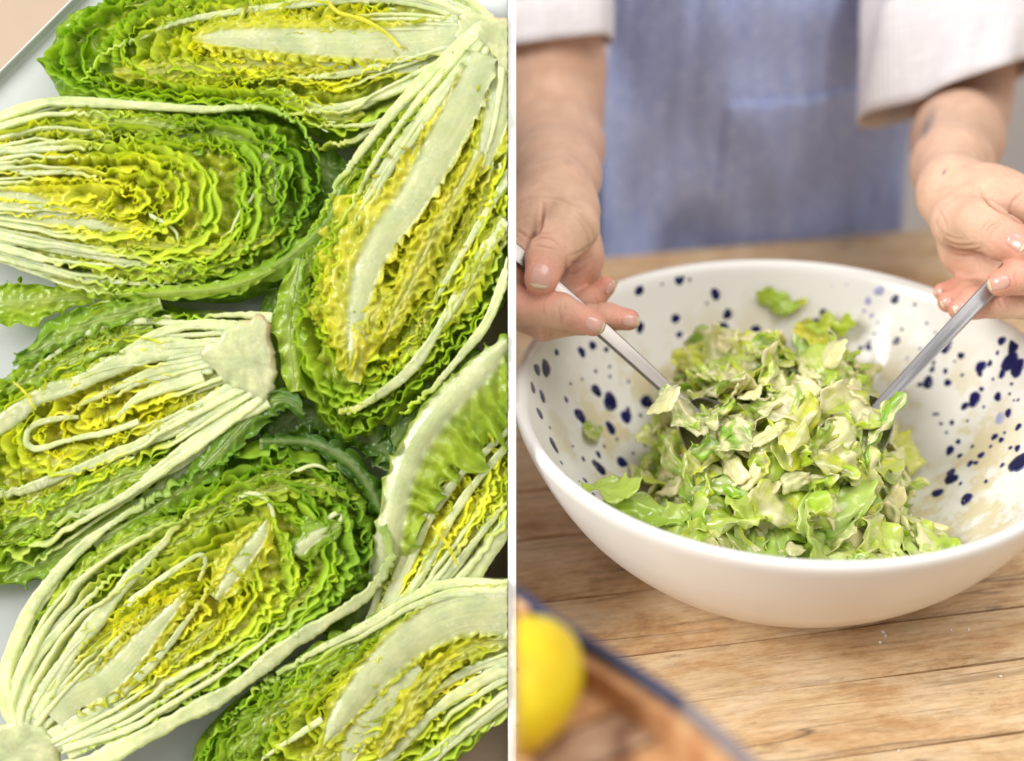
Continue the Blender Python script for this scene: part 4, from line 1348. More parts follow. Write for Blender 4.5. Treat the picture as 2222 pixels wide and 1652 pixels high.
PC = {k: [q[1] for q in v] for k, v in PROTO.items()}
PROTO = {k: [q[0] for q in v] for k, v in PROTO.items()}


def _verts(me):
    b = np.empty(len(me.vertices) * 3, np.float32)
    me.vertices.foreach_get('co', b)
    return b.reshape(-1, 3).astype(float)


PV = {k: [_verts(m) for m in v] for k, v in PROTO.items()}


def heap(x, y):
    """height of the tossed salad above the table, x, y from the bowl's centre"""
    r = np.hypot(x, y)
    h = 0.030 + 0.080 * np.exp(-((x + 0.002) / 0.066) ** 4 * .8 - ((y - 0.030) / 0.078) ** 4 * .8)
    h = h + 0.026 * np.exp(-((x + 0.01) / 0.085) ** 2 - ((y + 0.075) / 0.045) ** 2)
    h = h + 0.012 * perlin(x * 28 + 5, y * 28)
    return h


def heap_mask(x, y):
    a = ((x - 0.000) / 0.081) ** 2 + ((y - 0.024) / 0.092) ** 2 < 1
    b = ((x + 0.016) / 0.104) ** 2 + ((y + 0.060) / 0.062) ** 2 < 1
    r = np.hypot(x, y)
    return (a | b) & (zin(r) < heap(x, y) + 0.004) & (r < 0.128)


def surf(x, y):
    return max(float(heap(x, y)), float(zin(math.hypot(x, y))) + 0.010)


LAB = {'leaf': 'crinkled lettuce piece', 'strip': 'narrow lettuce strip', 'chunk': 'thick lettuce rib chunk'}
NAME = {'leaf': 'lettuce_piece', 'strip': 'lettuce_strip', 'chunk': 'rib_chunk'}
placed = []
tries = 0
while len(placed) < 285 and tries < 60000:
    tries += 1
    x, y = _rng.uniform(-.14, .14), _rng.uniform(-.14, .14)
    if not heap_mask(x, y):
        continue
    e = 0.004
    dx = (heap(x + e, y) - heap(x - e, y)) / (2 * e)
    dy = (heap(x, y + e) - heap(x, y - e)) / (2 * e)
    slope = math.sqrt(1 + dx * dx + dy * dy)
    if _rng.rand() > slope / 4.0:
        continue
    kind = _rng.choice(['leaf', 'strip', 'chunk'], p=[.40, .27, .33])
    lim = .0085
    z = surf(x, y) + _rng.uniform(-.004, .005)
    P = np.array([x, y, z])
    if any(abs(P[0] - q[0]) < lim and abs(P[1] - q[1]) < lim and abs(P[2] - q[2]) < lim for q in placed):
        continue
    placed.append(P)
    nrm = Vector((-dx, -dy, 1)).normalized()
    nrm = (nrm + Vector(_rng.normal(0, .42, 3))).normalized()
    rot = nrm.to_track_quat('Z', 'Y').to_matrix().to_4x4() @ Matrix.Rotation(_rng.uniform(0, 6.28), 4, 'Z')
    pi = _rng.randint(len(PROTO[kind]))
    s = _rng.uniform(.8, 1.25)
    vv = PV[kind][pi] * s @ np.array(rot.to_3x3()).T
    ok = False
    for _ in range(14):                       # lift or draw it in until it lies wholly inside the bowl
        q = vv + P
        rr_ = np.hypot(q[:, 0], q[:, 1])
        pen = (zin(rr_) + .0008 - q[:, 2]).max()
        if rr_.max() < .155 and pen <= 0:
            ok = True
            break
        P = P + np.array([-P[0] * .05, -P[1] * .05, min(max(pen, 0), .006)])
    if not ok:
        placed.pop()
        continue
    o = bpy.data.objects.new(NAME[kind], PROTO[kind][pi])
    COL.objects.link(o)
    o.matrix_world = Matrix.Translation(Vector(BC + P)) @ rot @ Matrix.Diagonal((s, s, s, 1))
    where = 'at the top of the heap' if heap(P[0], P[1]) > .092 and P[1] < .06 else 'at the back of the heap' if P[1] > .055 else 'at the front of the heap by the near rim' if P[1] < -.055 \
        else 'on the left flank of the heap' if P[0] < -.03 else 'on the right flank of the heap' if P[0] > .045 else 'on the middle slope of the heap'
    lab = '%s %s %s' % (PC[kind][pi], LAB[kind], where)
    tag(o, lab, 'lettuce piece', lab + ' of salad')

# the mass underneath, which reads only between the pieces
n = 110
gx = np.linspace(-.15, .15, n)
GX, GY = np.meshgrid(gx, gx, indexing='ij')
R_ = np.hypot(GX, GY)
HZ = np.maximum(heap(GX, GY) - .008, zin(R_) - .003) + .004 * perlin(GX * 90, GY * 90) + .003 * np.sin(5 * perlin(GX * 50 + 9, GY * 50))
msk = heap_mask(GX, GY)
HZ = np.where(msk, HZ, np.minimum(HZ, zin(R_) - .004))
HZ = np.where(R_ > .15, zin(.15) - .004, HZ)
K = np.concatenate([green(.35 + .35 * perlin(GX * 70 + 3, GY * 70)), np.full(GX.shape + (1,), .3)], -1)
cell = msk[:-1, :-1] | msk[1:, 1:] | msk[1:, :-1] | msk[:-1, 1:]
F = grid_faces(n, n)[cell.ravel()]
so = mkobj('chopped_salad', mkmesh('chopped_salad', np.stack([GX, GY, HZ], -1).reshape(-1, 3) + BC, F, K.reshape(-1, 4)), M_SALAD)
tag(so, 'finely chopped dressed lettuce mass beneath the heap in the bowl', 'salad', kind='stuff')


def stray(px, py, kind, idx, label, lift=.004, tilt=(0, 0, 0), s=1.0, g=None, grp=None):
    h = hit_bowl(px, py)
    if h is None:
        return
    th, l, P = h
    nrm = Vector(bowl_at(th, l, .01) - bowl_at(th, l, 0)).normalized()
    nrm = (nrm + Vector(tilt)).normalized()
    me = PROTO[kind][idx]
    if g is not None:
        me = me.copy()
        a = me.color_attributes['Col']
        buf = np.empty(len(me.vertices) * 4, np.float32)
        a.data.foreach_get('color', buf)
        buf = buf.reshape(-1, 4)
        buf[:, :3] = green(np.full(len(buf), g))
        buf[:, 3] = 0.0
        a.data.foreach_set('color', buf.ravel())
    o = bpy.data.objects.new(NAME[kind], me)
    COL.objects.link(o)
    o.matrix_world = Matrix.Translation(Vector(BC + bowl_at(th, l, lift))) @ nrm.to_track_quat('Z', 'Y').to_matrix().to_4x4() @ Matrix.Rotation(idx * 1.3, 4, 'Z') @ Matrix.Diagonal((s, s, s, 1))
    vv = np.c_[_verts(me), np.ones(len(me.vertices))] @ np.array(o.matrix_world).T
    q = vv[:, :3] - BC
    rr_ = np.hypot(q[:, 0], q[:, 1])
    pen = (zin(np.minimum(rr_, .162)) + .0008 - q[:, 2]).max()
    if pen > 0:
        o.matrix_world = Matrix.Translation(Vector((-math.cos(th) * pen * .6, -math.sin(th) * pen * .6, pen * .35))) @ o.matrix_world
    tag(o, label, 'lettuce piece', grp)


stray(1682, 652, 'leaf', 2, 'green lettuce scrap stuck alone high on the back wall of the bowl', g=.62, s=.65)
stray(1722, 668, 'strip', 3, 'thin yellow-green lettuce strip stuck to the back wall of the bowl', g=.3, s=.55)
stray(1808, 706, 'strip', 5, 'lime lettuce strip leaning upright against the back wall of the bowl', g=.42, s=1.1, lift=.012)
stray(1768, 735, 'leaf', 7, 'bright yellow lettuce leaf piece at the back of the heap', g=.02, s=.95, lift=.012)
stray(1275, 945, 'leaf', 9, 'cream coated lettuce scrap stuck to the left wall of the bowl', s=.6)
stray(1390, 1040, 'chunk', 4, 'pale yellow rib chunk lying apart on the left wall of the bowl', s=1.1)
stray(1440, 1035, 'leaf', 11, 'pale leaf piece lying beside the rib chunk on the left wall', s=1.0)
stray(1455, 1085, 'leaf', 15, 'curled yellow-green leaf piece low on the left wall of the bowl', s=.9)
for k, (px, py) in enumerate(((1345, 1140), (1375, 1150), (1405, 1165), (1440, 1170), (1470, 1180))):
    stray(px, py, 'leaf', 16 + k, 'green lettuce leaf pieces lying along the front left wall of the bowl', g=.55 + .05 * k, s=1.15, lift=.006, grp='green leaf pieces at the front left of the bowl')


# larger, darker green leaf pieces along the near side of the heap
_rng = np.random.RandomState(21)
for k, (x, y, g, sc, tone) in enumerate(((-.118, -.045, .60, 1.2, 'dark green'), (-.100, -.058, .66, 1.3, 'dark green'), (-.082, -.072, .58, 1.3, 'dark green'), (-.062, -.084, .64, 1.35, 'dark green'), (-.046, -.066, .5, 1.3, 'fresh green'),
                                         (-.040, -.092, .72, 1.35, 'dark green'), (-.022, -.078, .70, 1.5, 'dark green'), (-.006, -.090, .62, 1.4, 'fresh green'), (.010, -.076, .74, 1.4, 'dark green'), (.028, -.090, .5, 1.3, 'fresh green'),
                                         (.046, -.080, .45, 1.2, 'fresh green'), (-.030, -.056, .55, 1.2, 'fresh green'), (.066, -.066, .6, 1.1, 'fresh green'), (.020, -.058, .68, 1.2, 'dark green'))):
    pi = int(_rng.randint(len(PROTO['leaf'])))
    me = PROTO['leaf'][pi].copy()
    a = me.color_attributes['Col']
    buf = np.empty(len(me.vertices) * 4, np.float32)
    a.data.foreach_get('color', buf)
    buf = buf.reshape(-1, 4)
    w = np.clip((buf[:, :1] - .1) * .6, 0, .4)
    buf[:, :3] = green(np.full(len(buf), g)) * (1 - w) + PALE * w
    buf[:, 3] = 0.12
    a.data.foreach_set('color', buf.ravel())
    nrm = (Vector((x * 2, y * 4, 1)).normalized() + Vector(_rng.normal(0, .28, 3))).normalized()
    rot = nrm.to_track_quat('Z', 'Y').to_matrix().to_4x4() @ Matrix.Rotation(_rng.uniform(0, 6.28), 4, 'Z')
    P = np.array([x, y, surf(x, y) + .006])
    vv = PV['leaf'][pi] * sc @ np.array(rot.to_3x3()).T
    for _ in range(20):
        q = vv + P
        rr_ = np.hypot(q[:, 0], q[:, 1])
        pen = (zin(np.minimum(rr_, .1625)) + .0008 - q[:, 2]).max()
        if rr_.max() < .156 and pen <= 0:
            break
        P = P + np.array([-P[0] * .04, -P[1] * .04, min(max(pen, 0), .005)])
    o = bpy.data.objects.new('lettuce_piece', me)
    COL.objects.link(o)
    o.matrix_world = Matrix.Translation(Vector(BC + P)) @ rot @ Matrix.Diagonal((sc, sc, sc, 1))
    lab = 'large %s lettuce leaf piece by the near inner wall of the bowl' % tone
    tag(o, lab, 'lettuce piece', lab)
# ================================================================== the person: one sculpted body, clothes and nails on it


def sdf_mesh(lo, hi, vox, prims, post=None):
    """prims: (group, a, ra, b, rb, k): tapered capsules, blended inside and between groups"""
    lo = np.asarray(lo, float)
    n = np.ceil((np.asarray(hi, float) - lo) / vox).astype(int) + 1
    D = np.full(tuple(n), 0.05, np.float32)
    for (a, ra, b, rb, k) in prims:
        a = np.asarray(a, float)
        b = np.asarray(b, float)
        m = max(ra, rb) + k * 1.5 + 3 * vox
        i0 = np.clip(np.floor((np.minimum(a, b) - m - lo) / vox).astype(int), 0, n)
        i1 = np.clip(np.ceil((np.maximum(a, b) + m - lo) / vox).astype(int) + 1, 0, n)
        if np.any(i1 <= i0):
            continue
        X = (lo[0] + vox * np.arange(i0[0], i1[0]))[:, None, None] - a[0]
        Y = (lo[1] + vox * np.arange(i0[1], i1[1]))[None, :, None] - a[1]
        Z = (lo[2] + vox * np.arange(i0[2], i1[2]))[None, None, :] - a[2]
        ba = b - a
        L2 = max(float(ba @ ba), 1e-12)
        h = np.clip((X * ba[0] + Y * ba[1] + Z * ba[2]) / L2, 0, 1).astype(np.float32)
        d = np.sqrt((X - h * ba[0]) ** 2 + (Y - h * ba[1]) ** 2 + (Z - h * ba[2]) ** 2) - (ra + (rb - ra) * h)
        sl = D[i0[0]:i1[0], i0[1]:i1[1], i0[2]:i1[2]]
        e = np.clip(k - np.abs(sl - d), 0, None) / k
        sl[...] = np.minimum(sl, d) - e * e * k * 0.25
    # naive surface nets
    ins = D < 0
    c = np.zeros(tuple(n - 1), np.uint8)
    for dx in (0, 1):
        for dy in (0, 1):
            for dz in (0, 1):
                c += ins[dx:n[0] - 1 + dx, dy:n[1] - 1 + dy, dz:n[2] - 1 + dz]
    act = (c > 0) & (c < 8)
    idx = np.full(act.shape, -1, np.int32)
    cells = np.argwhere(act)
    idx[act] = np.arange(len(cells))
    acc = np.zeros((len(cells), 3))
    cnt = np.zeros(len(cells))
    corners = [(x, y, z) for x in (0, 1) for y in (0, 1) for z in (0, 1)]
    val = {q: D[cells[:, 0] + q[0], cells[:, 1] + q[1], cells[:, 2] + q[2]] for q in corners}
    for p in corners:
        for ax in range(3):
            if p[ax] == 0:
                q = list(p)
                q[ax] = 1
                q = tuple(q)
                va, vb = val[p], val[q]
                cr = (va < 0) != (vb < 0)
                t = np.where(cr, va / np.where(cr, va - vb, 1), 0)
                pos = np.array(p, float)[None, :].repeat(len(cells), 0)
                pos[:, ax] = t
                acc += pos * cr[:, None]
                cnt += cr
    V = lo + vox * (cells + acc / np.maximum(cnt, 1)[:, None])
    Fs = []
    for ax in range(3):
        o1, o2 = [(1, 2), (2, 0), (0, 1)][ax]
        s = [slice(1, n[k] - 1) for k in range(3)]
        s[ax] = slice(0, n[ax] - 1)
        sb = list(s)
        sb[ax] = slice(1, n[ax])
        A, B = ins[tuple(s)], ins[tuple(sb)]
        e = np.argwhere(A != B)
        base = e + np.array([1 if k != ax else 0 for k in range(3)])
        up = A[A != B]

        def at(d1, d2):
            q = base.copy()
            q[:, o1] -= d1
            q[:, o2] -= d2
            return idx[q[:, 0], q[:, 1], q[:, 2]]
        f = np.stack([at(1, 1), at(0, 1), at(0, 0), at(1, 0)], -1)
        f[~up] = f[~up][:, ::-1]
        Fs.append(f)
    F = np.vstack(Fs)
    F = F[(F >= 0).all(1)]
    return V, F, D, lo, vox


def relax(V, F, it=3, lam=.5):
    E = np.vstack([F[:, [0, 1]], F[:, [1, 2]], F[:, [2, 3]], F[:, [3, 0]]])
    deg = np.bincount(E.ravel(), minlength=len(V)).astype(float)
    for k in range(it):
        for w in (lam, -lam * 1.04):
            S_ = np.zeros_like(V)
            for d in range(3):
                S_[:, d] = np.bincount(E[:, 0], V[E[:, 1], d], len(V)) + np.bincount(E[:, 1], V[E[:, 0], d], len(V))
            V = V + w * (S_ / np.maximum(deg, 1)[:, None] - V)
    return V


def mat_skin():
    m, nt, out = newmat('skin')
    at = N(nt, 'ShaderNodeAttribute', attribute_name='Col')
    tc = N(nt, 'ShaderNodeTexCoord')
    n1 = N(nt, 'ShaderNodeTexNoise', in_Scale=90.0, in_Detail=4.0, in_Roughness=0.6)
    L(nt, tc, 'Object', n1, 'Vector')
    r1 = ramp(nt, [(0.3, (0.86, 0.80, 0.78)), (0.7, (1.08, 1.06, 1.05))])
    L(nt, n1, 0, r1, 0)
    mu = N(nt, 'ShaderNodeMix', data_type='RGBA', blend_type='MULTIPLY')
    mu.inputs[0].default_value = 0.8
    L(nt, at, 'Color', mu, 6)
    L(nt, r1, 0, mu, 7)
    vo = N(nt, 'ShaderNodeTexVoronoi', feature='DISTANCE_TO_EDGE', in_Scale=900.0)
    L(nt, tc, 'Object', vo, 'Vector')
    n2 = N(nt, 'ShaderNodeTexNoise', in_Scale=260.0, in_Detail=5.0, in_Roughness=0.65)
    L(nt, tc, 'Object', n2, 'Vector')
    ad = N(nt, 'ShaderNodeMath', operation='MULTIPLY_ADD', in_1=0.8)
    L(nt, vo, 'Distance', ad, 0)
    L(nt, n2, 0, ad, 2)
    b = N(nt, 'ShaderNodeBump', in_Strength=0.6, in_Distance=0.0009)
    L(nt, ad, 0, b, 'Height')
    bs = N(nt, 'ShaderNodeBsdfPrincipled')
    L(nt, mu, 2, bs, 'Base Color')
    bs.inputs['Roughness'].default_value = 0.48
    bs.inputs['Subsurface Weight'].default_value = 0.22
    bs.inputs['Subsurface Radius'].default_value = (0.004, 0.0016, 0.0009)
    bs.inputs['Subsurface Scale'].default_value = 1.0
    L(nt, b, 0, bs, 'Normal')
    L(nt, bs, 0, out, 0)
    return m


M_SKIN = mat_skin()
A_ = pt
# chains are (points with radii); each is blended into what came before with its own k


def chain(pts, k):
    return [(pts[i][0], pts[i][1], pts[i + 1][0], pts[i + 1][1], k) for i in range(len(pts) - 1)]


SH_L = np.array([0.035, 0.46, 0.42])
SH_R = np.array([0.365, 0.52, 0.42])
LH = []
LH += chain([(SH_L, .048), (A_(1198, 160, 1.265), .037), (A_(1203, 262, 1.28), .0335)], .02)
LH += chain([(A_(1205, 262, 1.28), .0325), (A_(1207, 320, 1.20), .031), (A_(1205, 380, 1.11), .0265), (A_(1203, 430, 1.055), .0235)], .02)
LH += chain([(A_(1203, 440, 1.05), .024), (A_(1180, 500, 1.03), .023), (A_(1115, 585, 1.012), .017)], .014)
LH += chain([(A_(1225, 480, 1.045), .021), (A_(1245, 560, 1.04), .0165), (A_(1225, 640, 1.035), .012)], .012)
LH += chain([(A_(1180, 560, 1.04), .018), (A_(1150, 650, 1.03), .014)], .012)
# thumb
LH += chain([(A_(1238, 492, 1.010), .0182), (A_(1211, 525, .996), .0140)], .006)
LH += chain([(A_(1211, 525, .998), .0137), (A_(1188, 556, .987), .0126), (A_(1175, 604, .979), .0104)], .005)
# index
LH += chain([(A_(1050, 600, 1.005), .012), (A_(1120, 664, .992), .0112)], .006)
LH += chain([(A_(1120, 664, .992), .0112), (A_(1215, 674, .984), .0104), (A_(1287, 702, .981), .0078)], .0035)
# middle, folded below, its tip beyond the spoon
LH += chain([(A_(1080, 660, 1.018), .011), (A_(1180, 706, 1.001), .0092)], .005)
LH += chain([(A_(1180, 706, 1.001), .0092), (A_(1270, 694, 1.002), .0088), (A_(1318, 688, 1.001), .0082), (A_(1365, 694, .999), .0066)], .0035)
# ring
LH += chain([(A_(1120, 670, 1.03), .010), (A_(1215, 690, 1.024), .0088), (A_(1280, 655, 1.025), .0082), (A_(1313, 622, 1.024), .0066)], .0035)
# little
LH += chain([(A_(1160, 650, 1.04), .009), (A_(1232, 645, 1.044), .0075), (A_(1268, 622, 1.046), .007), (A_(1286, 603, 1.046), .0057)], .0035)

RH = []
RH += chain([(SH_R, .048), (A_(2090, 150, 1.30), .036), (A_(2088, 240, 1.29), .032)], .02)
RH += chain([(A_(2088, 240, 1.29), .0315), (A_(2078, 300, 1.21), .0295), (A_(2066, 360, 1.12), .0235), (A_(2068, 410, 1.06), .020)], .02)
RH += chain([(A_(2072, 415, 1.055), .0215), (A_(2150, 430, 1.03), .0185), (A_(2260, 455, 1.015), .017)], .012)
RH += chain([(A_(2080, 440, 1.05), .021), (A_(2105, 540, 1.04), .0165), (A_(2150, 600, 1.03), .012), (A_(2260, 620, 1.02), .013)], .012)
RH += chain([(A_(2200, 500, 1.035), .017), (A_(2290, 560, 1.02), .018)], .012)
RH += chain([(A_(2078, 482, 1.02), .0168), (A_(2130, 487, 1.0), .0152)], .010)
RH += chain([(A_(2130, 487, 1.0), .0146), (A_(2180, 518, .987), .0128), (A_(2222, 538, .978), .0106)], .005)
RH += chain([(A_(2330, 580, 1.0), .013), (A_(2270, 592, .985), .012), (A_(2218, 598, .981), .0112), (A_(2172, 614, .979), .0083)], .0035)
RH += chain([(A_(2330, 650, 1.01), .012), (A_(2260, 655, 1.003), .0118), (A_(2170, 652, 1.004), .0108), (A_(2112, 658, 1.003), .0096), (A_(2083, 671, 1.001), .0072)], .0035)
RH += chain([(A_(2260, 640, 1.02), .011), (A_(2170, 636, 1.02), .0095), (A_(2105, 640, 1.019), .0088), (A_(2058, 655, 1.017), .0068)], .0035)
RH += chain([(A_(2250, 615, 1.03), .0095), (A_(2160, 618, 1.033), .0085), (A_(2095, 624, 1.033), .0078), (A_(2046, 634, 1.031), .006)], .0035)


def bounds(pr, pad=.012):
    P = np.array([p[0] for p in pr] + [p[2] for p in pr])
    r = max(max(p[1], p[3]) for p in pr)
    return P.min(0) - r - pad, P.max(0) + r + pad


CREASES = [
    [([(1179, 441), (1177, 462), (1170, 500), (1149, 519), (1142, 540)], 3.5, .0016, .85), ([(1118, 498), (1134, 508), (1148, 520)], 2.5, .0006, .5),
     ([(1160, 523), (1176, 516), (1197, 519), (1214, 533)], 2.2, .0005, .6), ([(1160, 532), (1184, 536), (1208, 541)], 2.0, .0004, .5), ([(1166, 511), (1180, 507), (1196, 509)], 2.0, .0004, .35),
     ([(1229, 558), (1228, 583), (1219, 610)], 3.0, .0010, .7), ([(1229, 556), (1259, 546), (1296, 520)], 2.2, .0006, .5), ([(1232, 570), (1259, 567), (1286, 554)], 2.2, .0006, .5),
     ([(1227, 594), (1251, 592), (1274, 574)], 2.5, .0008, .55), ([(1217, 650), (1215, 672), (1219, 704)], 2.2, .0005, .55), ([(1228, 655), (1226, 675)], 1.8, .0004, .35), ([(1182, 650), (1179, 668), (1184, 690)], 2.0, .0004, .35),
     ([(1176, 724), (1184, 716), (1182, 738)], 2.0, .0004, .4), ([(1194, 722), (1197, 736)], 2.0, .0004, .35), ([(1290, 640), (1296, 655), (1300, 668)], 2, .0005, .4),
     ([(1128, 440), (1160, 428), (1210, 432), (1258, 452)], 3.0, .0006, .3), ([(1245, 470), (1270, 500), (1276, 540)], 2.5, .0005, .25), ([(1258, 465), (1284, 498), (1290, 530)], 2.5, .0005, .25)],
    [([(2124, 408), (2142, 436), (2161, 452), (2190, 468)], 3.2, .0014, .8), ([(2189, 466), (2196, 440), (2222, 414)], 2.5, .0007, .6), ([(2189, 466), (2206, 480), (2224, 486)], 2.2, .0006, .5),
     ([(2139, 507), (2147, 492), (2168, 480)], 2.0, .0005, .6), ([(2147, 519), (2154, 500), (2172, 487)], 2.0, .0004, .5), ([(2130, 500), (2138, 486), (2152, 476)], 2.0, .0004, .35),
     ([(2038, 506), (2061, 527), (2093, 533), (2131, 528)], 2.4, .0008, .55), ([(2050, 526), (2077, 543), (2112, 543), (2138, 534)], 2.4, .0008, .55), ([(2030, 480), (2040, 500), (2066, 516), (2100, 520)], 2.2, .0006, .4),
     ([(2062, 550), (2090, 556), (2120, 552)], 2.4, .0008, .5), ([(2166, 640), (2168, 655), (2175, 670)], 2.0, .0005, .5), ([(2180, 642), (2184, 660), (2190, 672)], 2.0, .0004, .4),
     ([(2205, 585), (2202, 600), (2206, 618)], 2.0, .0004, .4), ([(2020, 420), (2050, 408), (2090, 400)], 3, .0005, .25), ([(2034, 450), (2050, 480), (2056, 500)], 2.5, .0005, .25)]]
PERSON = np.array([0.205, 0.56, -0.75])
person = empty('person', PERSON)
tag(person, 'person in a blue apron and white sleeves tossing the salad with two spoons', 'person')
SKIN = np.array([0.71, 0.465, 0.33])
RED = np.array([0.68, 0.285, 0.205])
TIPS = [A_(1175, 612, .979), A_(1290, 702, .981), A_(1365, 694, .999), A_(1313, 622, 1.024), A_(1286, 603, 1.046),
        A_(2222, 540, .978), A_(2172, 614, .979), A_(2083, 671, 1.001), A_(2058, 655, 1.017), A_(2046, 634, 1.031)]
KNK = [A_(1188, 545, .985), A_(1215, 672, .984), A_(1180, 712, 1.0), A_(2180, 512, .985), A_(2218, 598, .981), A_(2112, 658, 1.003)]
allV, allF, allC = [], [], []
nb = 0
FIELD = []
for pr in (LH, RH):
    lo, hi = bounds(pr)
    V, F, D, lo, vox = sdf_mesh(lo, hi, 0.00115, pr)
    V = relax(V, F, 6)
    FIELD.append((D, lo, vox))
    red = np.zeros(len(V))
    for t in TIPS:
        red = np.maximum(red, np.exp(-(np.linalg.norm(V - t, axis=1) / .019) ** 2))
    for t in KNK:
        red = np.maximum(red, .55 * np.exp(-(np.linalg.norm(V - t, axis=1) / .012) ** 2))
    red = np.clip(red * 0.9 + .10 * perlin(V[:, 0] * 60, V[:, 1] * 60 + V[:, 2] * 40), 0, 1)[:, None]
    c = SKIN * (1 - red) + RED * red
    # creases and folds of the skin, and two small grey tattoos on the inner right forearm
    rel = V - CAM
    dd = rel @ FW
    q2 = np.stack([1111 + (rel @ RX) / dd / KW * 2222, 826 - (rel @ UP) / dd / KW * 2222], -1)
    E1 = V[F[:, 2]] - V[F[:, 0]]
    E2 = V[F[:, 3]] - V[F[:, 1]]
    fn = np.cross(E1, E2)
    vn = np.zeros_like(V)
    for k in range(4):
        for ax in range(3):
            vn[:, ax] += np.bincount(F[:, k], fn[:, ax], len(V))
    vn /= np.maximum(np.linalg.norm(vn, axis=1, keepdims=True), 1e-12)
    front = (vn @ FW) < 0.1
    mv = np.zeros(len(V))
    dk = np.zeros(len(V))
    for (pl, w, depth, dark) in CREASES[len(FIELD) - 1]:
        L_ = resample(np.array(pl, float), n=40)
        bx = (q2[:, 0] > L_[:, 0].min() - 9) & (q2[:, 0] < L_[:, 0].max() + 9) & (q2[:, 1] > L_[:, 1].min() - 9) & (q2[:, 1] < L_[:, 1].max() + 9) & front & (dd < 1.075)
        ii = np.nonzero(bx)[0]
        if not len(ii):
            continue
        ds_ = np.linalg.norm(q2[ii][:, None, :] - L_[None], axis=2)
        jm = ds_.argmin(1)
        e_ = np.sin(np.pi * np.clip(jm / 39.0, .06, .94)) ** .6
        f_ = np.exp(-(ds_.min(1) / w) ** 2) * e_
        sh = .45 * np.exp(-((ds_.min(1) - 2.4 * w) / (1.2 * w)) ** 2) * e_
        mv[ii] += -depth * f_ + depth * .5 * sh
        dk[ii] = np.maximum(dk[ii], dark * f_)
    V = V + vn * mv[:, None]
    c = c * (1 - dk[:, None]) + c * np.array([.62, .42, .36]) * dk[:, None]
    if len(FIELD) == 2:
        for (cx_, cy2, w, l, an) in ((2014, 268, 13, 44, rad(112)), (2050, 372, 5, 15, rad(122))):
            u_ = (q2[:, 0] - cx_) * math.cos(an) + (q2[:, 1] - cy2) * math.sin(an)
            v_ = -(q2[:, 0] - cx_) * math.sin(an) + (q2[:, 1] - cy2) * math.cos(an)
            k = np.clip(1.5 - np.hypot(u_ / l, v_ / w) * 1.4, 0, 1) * np.clip(.85 + .7 * perlin(u_ / 12, v_ / 5), 0, 1) * front
            c = c * (1 - .72 * k[:, None]) + np.array([.13, .15, .17]) * .72 * k[:, None]
    allV.append(V)
    allF.append(F + nb)
    allC.append(c)
    nb += len(V)
# trunk, neck and legs, mostly under the clothes
YAW = math.atan(0.195)
TC = np.array([0.207, 0.585, 0.0])
cy_, sy_ = math.cos(YAW), math.sin(YAW)


def trunk(u, z, a, b):
    return np.array([TC[0] + u * a * cy_, TC[1] + u * a * sy_, z])


TR = []
for s in (-1, 1):
    TR += chain([(trunk(s, .30, .05, 0), .08), (trunk(s, .12, .04, 0), .078), (trunk(s, -.08, .045, 0), .080), (trunk(s, -.35, .06, 0), .068), (trunk(s, -.70, .07, 0), .045)], .05)
    TR += chain([(trunk(s, .30, .06, 0), .085), (trunk(s, .42, .09, 0), .07)], .05)
TR += chain([(SH_L, .045), (trunk(0, .44, 0, 0), .07), (SH_R, .045)], .05)
TR += chain([(trunk(0, .44, 0, 0), .06), (trunk(0, .53, 0, 0), .05)], .04)
lo, hi = bounds(TR, .03)
V, F, _, _, _ = sdf_mesh(lo, hi, 0.009, TR)
V = relax(V, F, 2)
allV.append(V)
allF.append(F + nb)
allC.append(np.tile(SKIN, (len(V), 1)))
V = np.vstack(allV) - PERSON
C = np.concatenate([np.vstack(allC), np.ones((len(V), 1))], 1)
mkobj('body', mkmesh('body', V, np.vstack(allF), C), M_SKIN, person)

M_NAIL = mat_plain('fingernail', (0.62, 0.35, 0.28), 0.22, bump=(300, 0.0), spec=0.6)
M_NAILTIP = mat_plain('nail_free_edge', (0.74, 0.60, 0.43), 0.3, bump=(300, 0.0))


def field(f, P):
    D, lo, vox = f
    q = (P - lo) / vox
    q = np.clip(q, 0, np.array(D.shape) - 1.001)
    i = q.astype(int)
    t = q - i
    r = 0
    for dx in (0, 1):
        for dy in (0, 1):
            for dz in (0, 1):
                w = (t[:, 0] if dx else 1 - t[:, 0]) * (t[:, 1] if dy else 1 - t[:, 1]) * (t[:, 2] if dz else 1 - t[:, 2])
                r = r + w * D[i[:, 0] + dx, i[:, 1] + dy, i[:, 2] + dz]
    return r


